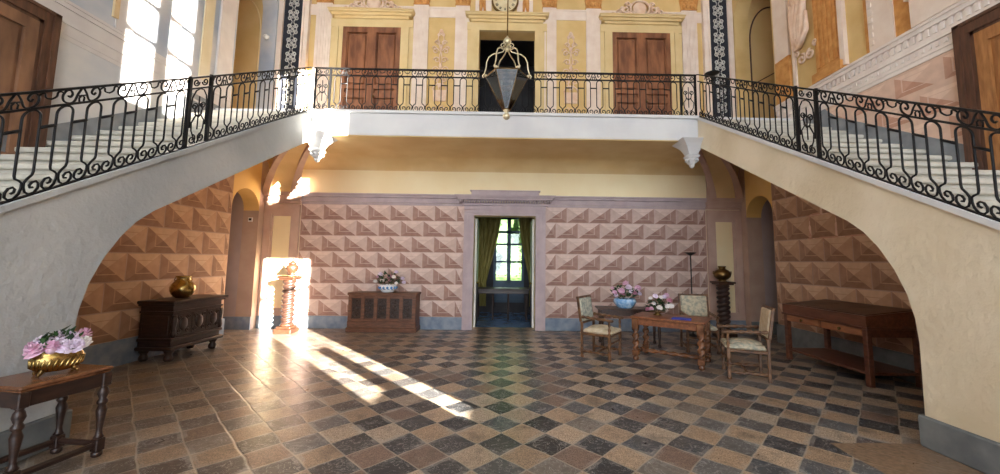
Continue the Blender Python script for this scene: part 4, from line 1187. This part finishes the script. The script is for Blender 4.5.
def leaves(b, pts, size, rd):
    for p in pts:
        a = rd.uniform(0, 2 * pi); e = rd.uniform(-.05, .95)
        d = Vector((cos(a) * cos(e), sin(a) * cos(e), sin(e))); t = Vector((-sin(a), cos(a), 0)); u = d.cross(t); p = Vector(p); L_ = size * rd.uniform(.7, 1.2)
        vs = [p, p + d * L_ * .4 + t * L_ * .28 + u * .1 * L_, p + d * L_, p + d * L_ * .4 - t * L_ * .28 + u * .1 * L_, p + d * L_ * .5]
        b.add(vs, [(0, 1, 4), (1, 2, 4), (2, 3, 4), (3, 0, 4)], True)
def bouquet(loc, rz, label, blooms, rx, ry, h, nleaf, lsz, seed, group=None):
    rd = random.Random(seed)
    t = thing('flower_arrangement', label, 'flowers', loc, rz)
    b = MB(); pts = []
    for i in range(nleaf):
        a = rd.uniform(0, 2 * pi); q = sqrt(rd.uniform(0, 1)); pts.append((rx * q * cos(a) * .85, ry * q * sin(a) * .85, rd.uniform(0, h * .75) * (1 - .45 * q)))
    leaves(b, pts, lsz, rd)
    for (x, y, z, s, k) in blooms: b.tube([(x * .4, y * .4, -.01), (x * .8, y * .8, z * .6), (x, y, z - .01)], .004, 4)
    b.obj('foliage', M['leaf'], t)
    for (x, y, z, s, k) in blooms:
        o = bpy.data.objects.new('bloom', BL[k]); C.objects.link(o); o.parent = t; o.location = (x, y, z); o.scale = (s, s, s * .85)
        o.rotation_euler = (rd.uniform(-.5, .5), rd.uniform(-.5, .5), rd.uniform(0, 6))
    return t
# brass bowl on the console table
t = thing('brass_jardiniere', 'oval gadrooned brass bowl on the small table at the left edge', 'bowl', (-3.41, 3.05, .704), radians(62)); t.scale = (.76, .8, 1.2)
b = MB(); b.lathe([(.09, .018), (.14, .028), (.175, .055), (.188, .09), (.178, .115), (.155, .132), (.172, .15), (.178, .16), (.16, .155), (.14, .12)], n=48, sx=1, sy=.62, ribs=0)
b.obj('bowl_body', M['brass'], t)
b = MB()
for j in range(26):
    a = 2 * pi * j / 26; b.tube([(.13 * cos(a), .13 * .62 * sin(a), .03), (.176 * cos(a + .12), .176 * .62 * sin(a + .12), .06), (.186 * cos(a + .24), .186 * .62 * sin(a + .24), .10)], [.006, .013, .007], 6)
b.obj('gadrooning', M['brass'], t)
for a in (.6, 2.54, 3.74, 5.68):
    b = MB(); x, y = .12 * cos(a), .085 * sin(a)
    b.tube([(x, y, .035), (x * 1.12, y * 1.12, .026), (x * 1.26, y * 1.26, .014)], [.022, .018, .014], 8); b.ball((x * 1.3, y * 1.3, .012), .014, 8, 6); b.obj('foot', M['darkbrass'], t)
bl = [(-.17, -.05, .02, 1.7, 'pinkpetal'), (-.11, .04, .06, 1.6, 'palepetal'), (-.07, -.09, .03, 1.7, 'pinkpetal'), (-.01, -.01, .085, 1.6, 'palepetal'), (.02, -.10, .03, 1.6, 'palepetal'), (.10, -.09, .03, 1.5, 'palepetal'),
      (.08, .0, .08, 1.5, 'palepetal'), (.17, -.04, .04, 1.4, 'whitepetal'), (.18, .05, .09, 1.5, 'pinkpetal'), (-.03, .10, .05, 1.4, 'palepetal'), (-.16, .08, .03, 1.4, 'pinkpetal')]
_o = bouquet((-3.41, 3.05, .868), radians(58), 'pink and lilac blooms heaped in the brass bowl at the left edge', bl, .18, .12, .2, 60, .10, 3); _o.scale = (.74, .9, 1.05)
# white porcelain bowl on the oak chest
def china(name, loc, label, r, h, m, pat):
    t = thing(name, label, 'bowl', loc)
    b = MB(); b.lathe([(r * .62, 0), (r * .66, h * .06), (r * .8, h * .2), (r, h * .6), (r * 1.0, h * .8), (r * .92, h), (r * .86, h), (r * .9, h * .8), (r * .5, h * .3)], n=28); b.obj('bowl_body', m, t)
    if pat:
        b = MB()
        for j in range(14):
            a = 2 * pi * j / 14; b.ball((r * 1.0 * cos(a), r * 1.0 * sin(a), h * .62), h * .16, 8, 6, 0, 1, 1, 1)
            b.tube([(r * .97 * cos(a + q), r * .97 * sin(a + q), h * .42) for q in (0, .12, .24)], h * .04, 5)
        b.obj('painted_pattern', M['cobalt'], t)
    return t
china('porcelain_bowl', (-2.62, 8.72, .86), 'small white porcelain bowl with blue pattern on the carved oak chest', .19, .17, M['porcelain'], True)
rd = random.Random(5); bl = []
for (x, z, k, s) in ((-.27, .06, 'whitepetal', 1.2), (-.16, .22, 'palepetal', 1.3), (-.12, .09, 'whitepetal', 1.2), (.04, .17, 'rosepetal', 1.3), (.05, .08, 'rosepetal', 1.0), (.18, .27, 'palepetal', 1.3), (.16, .17, 'whitepetal', 1.1), (.34, .13, 'palepetal', 1.4), (.36, .05, 'palepetal', 1.1), (.2, .03, 'whitepetal', 1.0), (-.22, .16, 'pinkpetal', 1.0)):
    bl.append((x, rd.uniform(-.14, -.02), z, s, k))
bouquet((-2.62, 8.72, 1.035), 0, 'white and pink flowers in the patterned bowl on the carved oak chest', bl, .34, .16, .36, 110, .10, 6)
# blue bowl on the side table, flowers
china('porcelain_bowl', (2.37, 7.52, .71), 'wide pale blue porcelain bowl on the dark side table', .215, .18, M['bluewhite'], False)
bl = []
for (x, z, k, s) in ((-.24, .12, 'pinkpetal', 1.2), (-.2, .06, 'palepetal', 1.1), (-.1, .15, 'pinkpetal', 1.5), (-.06, .08, 'rosepetal', 1.1), (0, .29, 'pinkpetal', 1.5), (.03, .22, 'palepetal', 1.5), (.08, .14, 'palepetal', 1.0), (.16, .1, 'rosepetal', 1.3), (.25, .2, 'pinkpetal', 1.5), (.27, .09, 'palepetal', 1.2), (-.28, .2, 'pinkpetal', .9)):
    bl.append((x, rd.uniform(-.16, -.02), z, s, k))
bouquet((2.37, 7.52, .895), 0, 'tall pink flowers in the pale blue bowl on the side table', bl, .30, .2, .36, 110, .10, 8)
# low bowl on the twisted table with white roses
t = thing('footed_dish', 'low brass dish holding white roses on the twisted leg table', 'bowl', (2.62, 6.55, .71))
b = MB(); b.lathe([(.07, 0), (.07, .01), (.03, .025), (.05, .04), (.13, .06), (.135, .07), (.12, .068), (.03, .05)], n=24); b.obj('dish_body', M['darkbrass'], t)
bl = []
for (x, y, z, k, s) in ((-.2, -.1, .03, 'rosepetal', 1.0), (-.12, -.02, .2, 'whitepetal', 1.0), (-.1, -.1, .12, 'whitepetal', 1.0), (-.03, 0, .24, 'palepetal', 1.1), (.04, -.06, .22, 'whitepetal', 1.1), (-.02, -.14, .06, 'whitepetal', 1.2), (.12, 0, .22, 'palepetal', 1.2), (.2, -.02, .17, 'rosepetal', 1.4), (.14, -.1, .08, 'whitepetal', 1.2), (.22, -.06, .08, 'whitepetal', 1.0), (-.15, -.12, .04, 'pinkpetal', 1.0), (.18, .04, .25, 'pinkpetal', 1.2)):
    bl.append((x, y, z, s, k))
bouquet((2.62, 6.55, .785), 0, 'white and pink roses in the low dish on the twisted leg table', bl, .22, .15, .28, 100, .085, 9)
t = thing('blue_booklet', 'open royal blue booklet lying on the twisted leg table', 'booklet', (2.82, 6.10, .71), radians(-30))
MB().prism([(-.14, .0), (0, .004), (.14, 0), (.14, .008), (.005, .014), (-.005, .014), (-.14, .008)], -.1, .1, 'y').obj('cover', M['cloth'], t)
MB().prism([(-.13, .008), (-.005, .0145), (.005, .0145), (.13, .008), (.13, .012), (0, .018), (-.13, .012)], -.092, .092, 'y').obj('pages', M['cloth'], t)

# ------------------------------------------------------------------ hanging lantern
t = thing('hanging_lantern', 'large hexagonal glass lantern with gilt crown hanging before the balcony', 'lantern', (0, 5, 3.5))
RR, ZR, ZB = .29, .60, .14
hexp = lambda r, z, o=0: [(r * cos(pi / 3 * i + o), r * sin(pi / 3 * i + o), z) for i in range(6)]
top, bot = hexp(RR, ZR), hexp(.05, ZB)
for i in range(6):
    j = (i + 1) % 6
    b = MB(); q = [Vector(bot[i]), Vector(bot[j]), Vector(top[j]), Vector(top[i])]
    n_ = (q[1] - q[0]).cross(q[3] - q[0]).normalized() * .003
    b.add([tuple(p) for p in q] + [tuple(p + n_) for p in q], [(0, 1, 2, 3), (7, 6, 5, 4), (0, 4, 5, 1), (1, 5, 6, 2), (2, 6, 7, 3), (3, 7, 4, 0)]); b.obj('glass_pane', M['smoke'], t)
b = MB()
for i in range(6): b.tube([bot[i], top[i]], .006, 6)
b.tube(top, .008, 6, True); b.tube(bot, .008, 6, True); b.obj('frame', M['darkbrass'], t)
for i in range(6):
    a = pi / 3 * i; b = MB()
    prof_ = [(RR + .03, ZR - .01), (RR + .045, ZR + .02), (RR + .02, ZR + .05), (RR, ZR + .12), (RR - .01, ZR + .22), (RR - .04, ZR + .29), (RR - .10, ZR + .335), (.12, ZR + .35), (.06, ZR + .37), (.02, ZR + .43)]
    b.tube([(r * cos(a), r * sin(a), z) for r, z in prof_], .009, 6)
    b.tube([(r * cos(a), r * sin(a), z) for r, z in [(.02 + px, ZR + .44 + pz) for px, pz in spiral(.04, .02, .04, pi, -1.2, 12)]], .006, 5)
    b.ball((RR * cos(a), RR * sin(a), ZR + .02), .022, 8, 6)
    b.obj('crown_arm', M['gilt'], t)
b = MB(); b.lathe([(.01, .37), (.03, .40), (.018, .43), (.02, .46)], cz=ZR, n=12); b.lathe([(.012, 0), (.04, .015), (.057, .05), (.057, .065), (.04, .10), (.015, .115), (.012, .14)], cz=ZR + .46, n=16); b.obj('finial', M['gilt'], t)
b = MB(); b.lathe([(.05, .14), (.03, .11), (.015, .095), (.04, .08), (.05, .05), (.04, .02), (.012, .003)], n=16); b.obj('bottom_finial', M['gilt'], t)
b = MB(); b.tube([(0, 0, ZR + .58), (0, 0, TOPZ - 3.5)], .009, 6); b.obj('hanging_rod', M['darkbrass'], t)
c_ = None
b = MB(); b.lathe([(.012, .16), (.012, .36), (.06, .38), (.06, .39), (.01, .40)], n=12)
for i in range(4):
    a = pi / 4 + i * pi / 2; b.tube([(0, 0, .37), (.06 * cos(a), .06 * sin(a), .35), (.1 * cos(a), .1 * sin(a), .4)], .006, 5)
b.obj('candle_holder', M['gilt'], t)
for i in range(4):
    a = pi / 4 + i * pi / 2; b = MB(); b.lathe([(.012, .40), (.012, .5), (.006, .52)], .1 * cos(a), .1 * sin(a), 0, 8); b.obj('candle', M['candle'], t)

# ------------------------------------------------------------------ small fittings
t = thing('thermostat', 'small white thermostat box on the passage wall by the left arch', 'thermostat', (-5.82, 8.75, 2.46))
MB().bbox(-.05, .05, -.025, -.001, -.05, .05, .006).obj('housing', M['white'], t)
MB().box(-.03, .03, -.028, -.025, -.02, .03).obj('screen', M['black'], t)
t = thing('wall_spotlight', 'tiny pale spotlight on the tan wall by the left corner panel upstairs', 'lamp', (-5.82, 8.87, 6.93))
MB().bbox(-.03, .03, -.05, -.001, -.04, .04, .01).obj('bracket', M['white'], t)
b = MB(); b.ball((0, -.09, -.03), .06, 12, 8); b.obj('lamp_head', M['white'], t)
t = thing('exit_light', 'tiny pale switch plate beside the dark central upper doorway', 'indicator', (.82, YB - .11, 5.12))  # pale plate stands for the small green exit light, without glow
MB().bbox(-.04, .04, -.012, 0, -.05, .05, .004).obj('plate', M['white'], t)
MB().bbox(-.015, .015, -.02, -.012, -.025, .025, .003).obj('exit_lens', M['white'], t)

# ------------------------------------------------------------------ rooms seen through the doorways
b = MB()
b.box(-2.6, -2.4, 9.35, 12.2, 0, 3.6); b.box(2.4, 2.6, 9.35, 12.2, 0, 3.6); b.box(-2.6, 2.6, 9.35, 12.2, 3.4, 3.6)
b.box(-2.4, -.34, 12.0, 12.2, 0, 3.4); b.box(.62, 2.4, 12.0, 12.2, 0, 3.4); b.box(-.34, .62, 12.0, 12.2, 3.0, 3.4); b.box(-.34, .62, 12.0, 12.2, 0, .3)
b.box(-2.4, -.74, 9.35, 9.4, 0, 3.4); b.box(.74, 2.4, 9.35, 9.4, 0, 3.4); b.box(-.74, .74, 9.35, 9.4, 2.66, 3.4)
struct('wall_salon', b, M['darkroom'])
b = MB().box(-2.6, 2.6, 9.35, 12.2, -.15, 0); struct('floor_salon', b, M['skyfloor'])
wn = sempty('window_1', (.14, 12.05, 0))
b = MB()
for x0, x1 in ((-.48, -.40), (-.06, .06), (.40, .48)): b.box(x0, x1, -.04, .04, .3, 3.0)
for z0, z1 in ((.3, .4), (.9, .98), (1.53, 1.59), (2.08, 2.14), (2.46, 2.54), (2.9, 3.0)): b.box(-.48, .48, -.04, .04, z0, z1)
b.box(-.44, .44, -.015, .015, .35, .95); b.obj('window_frame', M['sash'], wn)
MB().box(-.44, .44, -.003, .003, .95, 2.96).obj('window_pane', M['glass'], wn)
def curtain(x0, x1, x0b, x1b, label, ph):
    b = MB(); n = 28; rings = []
    for k_ in range(9):
        h = k_ / 8; z = 3.1 - 2.9 * h; q = min(1, h / .72) ** 1.4
        a, c = x0 + (x0b - x0) * q, x1 + (x1b - x1) * q
        rings.append([(a + (c - a) * i / n, 11.86 + .045 * sin(i * 1.35 + ph) * (1 - .2 * q), z) for i in range(n + 1)])
    back = [[(p[0], p[1] + .012, p[2]) for p in reversed(r)] for r in rings]
    b.loft([r + q for r, q in zip(rings, back)], True, True, True)
    return tag(b.obj('curtain', M['curtain']), label, 'curtain', 'curtains at the far window')
curtain(-1.0, -.1, -1.0, -.55, 'olive curtain drawn to the left of the far window', 0)
curtain(.42, 1.25, .78, 1.25, 'olive curtain drawn to the right of the far window', 1)
t = thing('far_table', 'dark oblong table seen through the doorway before the far window', 'table', (0, 10.7, 0))
MB().bbox(-.85, .75, -.3, .3, .80, .84, .01).obj('tabletop', M['ebony'], t)
MB().bbox(-.78, .68, -.25, .25, .70, .80, .005).obj('apron', M['ebony'], t)
for x in (-.72, -.3, .12, .62):
    for y in (-.22, .22):
        b = MB(); b.lathe([(.025, 0), (.03, .04), (.02, .1), (.03, .4), (.022, .6), (.03, .7)], x, y, 0, 10); b.obj('leg', M['ebony'], t)
for i, (x, y, rz) in enumerate(((-.15, -.1, .2), (.1, -.05, -.3), (.3, -.12, .1))):
    o = MB().bbox(-.11, .11, -.08, .08, 0, .012, .003).obj('paper_sheet', M['paper']); o.location = (x, 10.7 + y, .84); o.rotation_euler = (0, 0, rz)
    tag(o, ('leftmost', 'middle', 'rightmost')[i] + ' pale paper lying on the far table through the doorway', 'paper', 'papers on the far table')
# open leaves of the lower doorway
for s, nm in ((-1, 'left'), (1, 'right')):
    e = sempty('door_%d' % (5 if s < 0 else 6), (s * .70, 9.30, 0))
    b = MB(); b.box(-.022, .022, 0, .68, .005, 2.62); 
    for z0, z1 in ((.12, 1.0), (1.15, 2.5)): b.box(-.03, .03, .1, .58, z0, z1)
    b.obj('door_leaf', M['ebony'], e)
    MB().box(-.024, .024, -.014, 0, .005, 2.62).obj('door_edge', M['white'], e)
    b = MB(); b.ball((-s * .06, .06, 1.05), .03, 8, 6); b.tube([(0, .06, 1.05), (-s * .05, .06, 1.05)], .01); b.obj('door_knob', M['brass'], e)
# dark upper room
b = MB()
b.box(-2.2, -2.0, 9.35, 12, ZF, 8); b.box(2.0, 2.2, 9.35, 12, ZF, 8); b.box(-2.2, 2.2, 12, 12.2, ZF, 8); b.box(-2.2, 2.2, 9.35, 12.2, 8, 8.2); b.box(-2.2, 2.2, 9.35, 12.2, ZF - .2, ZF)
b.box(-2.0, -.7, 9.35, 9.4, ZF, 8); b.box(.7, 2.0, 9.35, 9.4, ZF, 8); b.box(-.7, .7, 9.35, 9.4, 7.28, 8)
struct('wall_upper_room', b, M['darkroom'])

# garden beyond the far window
b = MB().box(-25, 25, 12.3, 70, -.6, -.4); struct('ground', b, M['grass'])
def tree(x, y, h, r, label, seed):
    rd = random.Random(seed); t = thing('garden_tree', label, 'tree', (x, y, -.4), 0, 'trees in the garden')
    b = MB(); b.tube([(0, 0, 0), (.1, 0, h * .3), (0, .1, h * .6)], [.22, .17, .08], 8); b.obj('trunk', M['bark'], t)
    b = MB()
    for i in range(9):
        a = rd.uniform(0, 6.28); q = rd.uniform(0, .6) * r
        b.ball((q * cos(a), q * sin(a), h * rd.uniform(.35, .85)), r * rd.uniform(.35, .6), 10, 8, 0, 1, 1, .8, None, .15, rd)
    pts = []
    for i in range(500):
        a = rd.uniform(0, 6.28); e_ = rd.uniform(-.9, 1.5); pts.append((r * cos(a) * cos(e_), r * sin(a) * cos(e_), h * .6 + h * .4 * sin(e_)))
    leaves(b, pts, .4, rd); b.obj('crown', M['tree'], t)
tree(-1.2, 26, 8, 3.0, 'green garden tree through the left sash of the far window', 1)
tree(2.6, 32, 10, 4.0, 'green garden tree through the right sash of the far window', 2)
rd = random.Random(3); t = thing('garden_hedge', 'clipped dark hedge across the garden behind the far window', 'hedge', (0, 40, -.4))
b = MB(); b.bbox(-9, 9, -1, 1, 0, 4.2, .3)
leaves(b, [(rd.uniform(-9, 9), -1.0 - rd.uniform(-.1, .15), rd.uniform(.1, 4.3)) for i in range(900)], .45, rd)
b.obj('hedge_body', M['tree'], t)
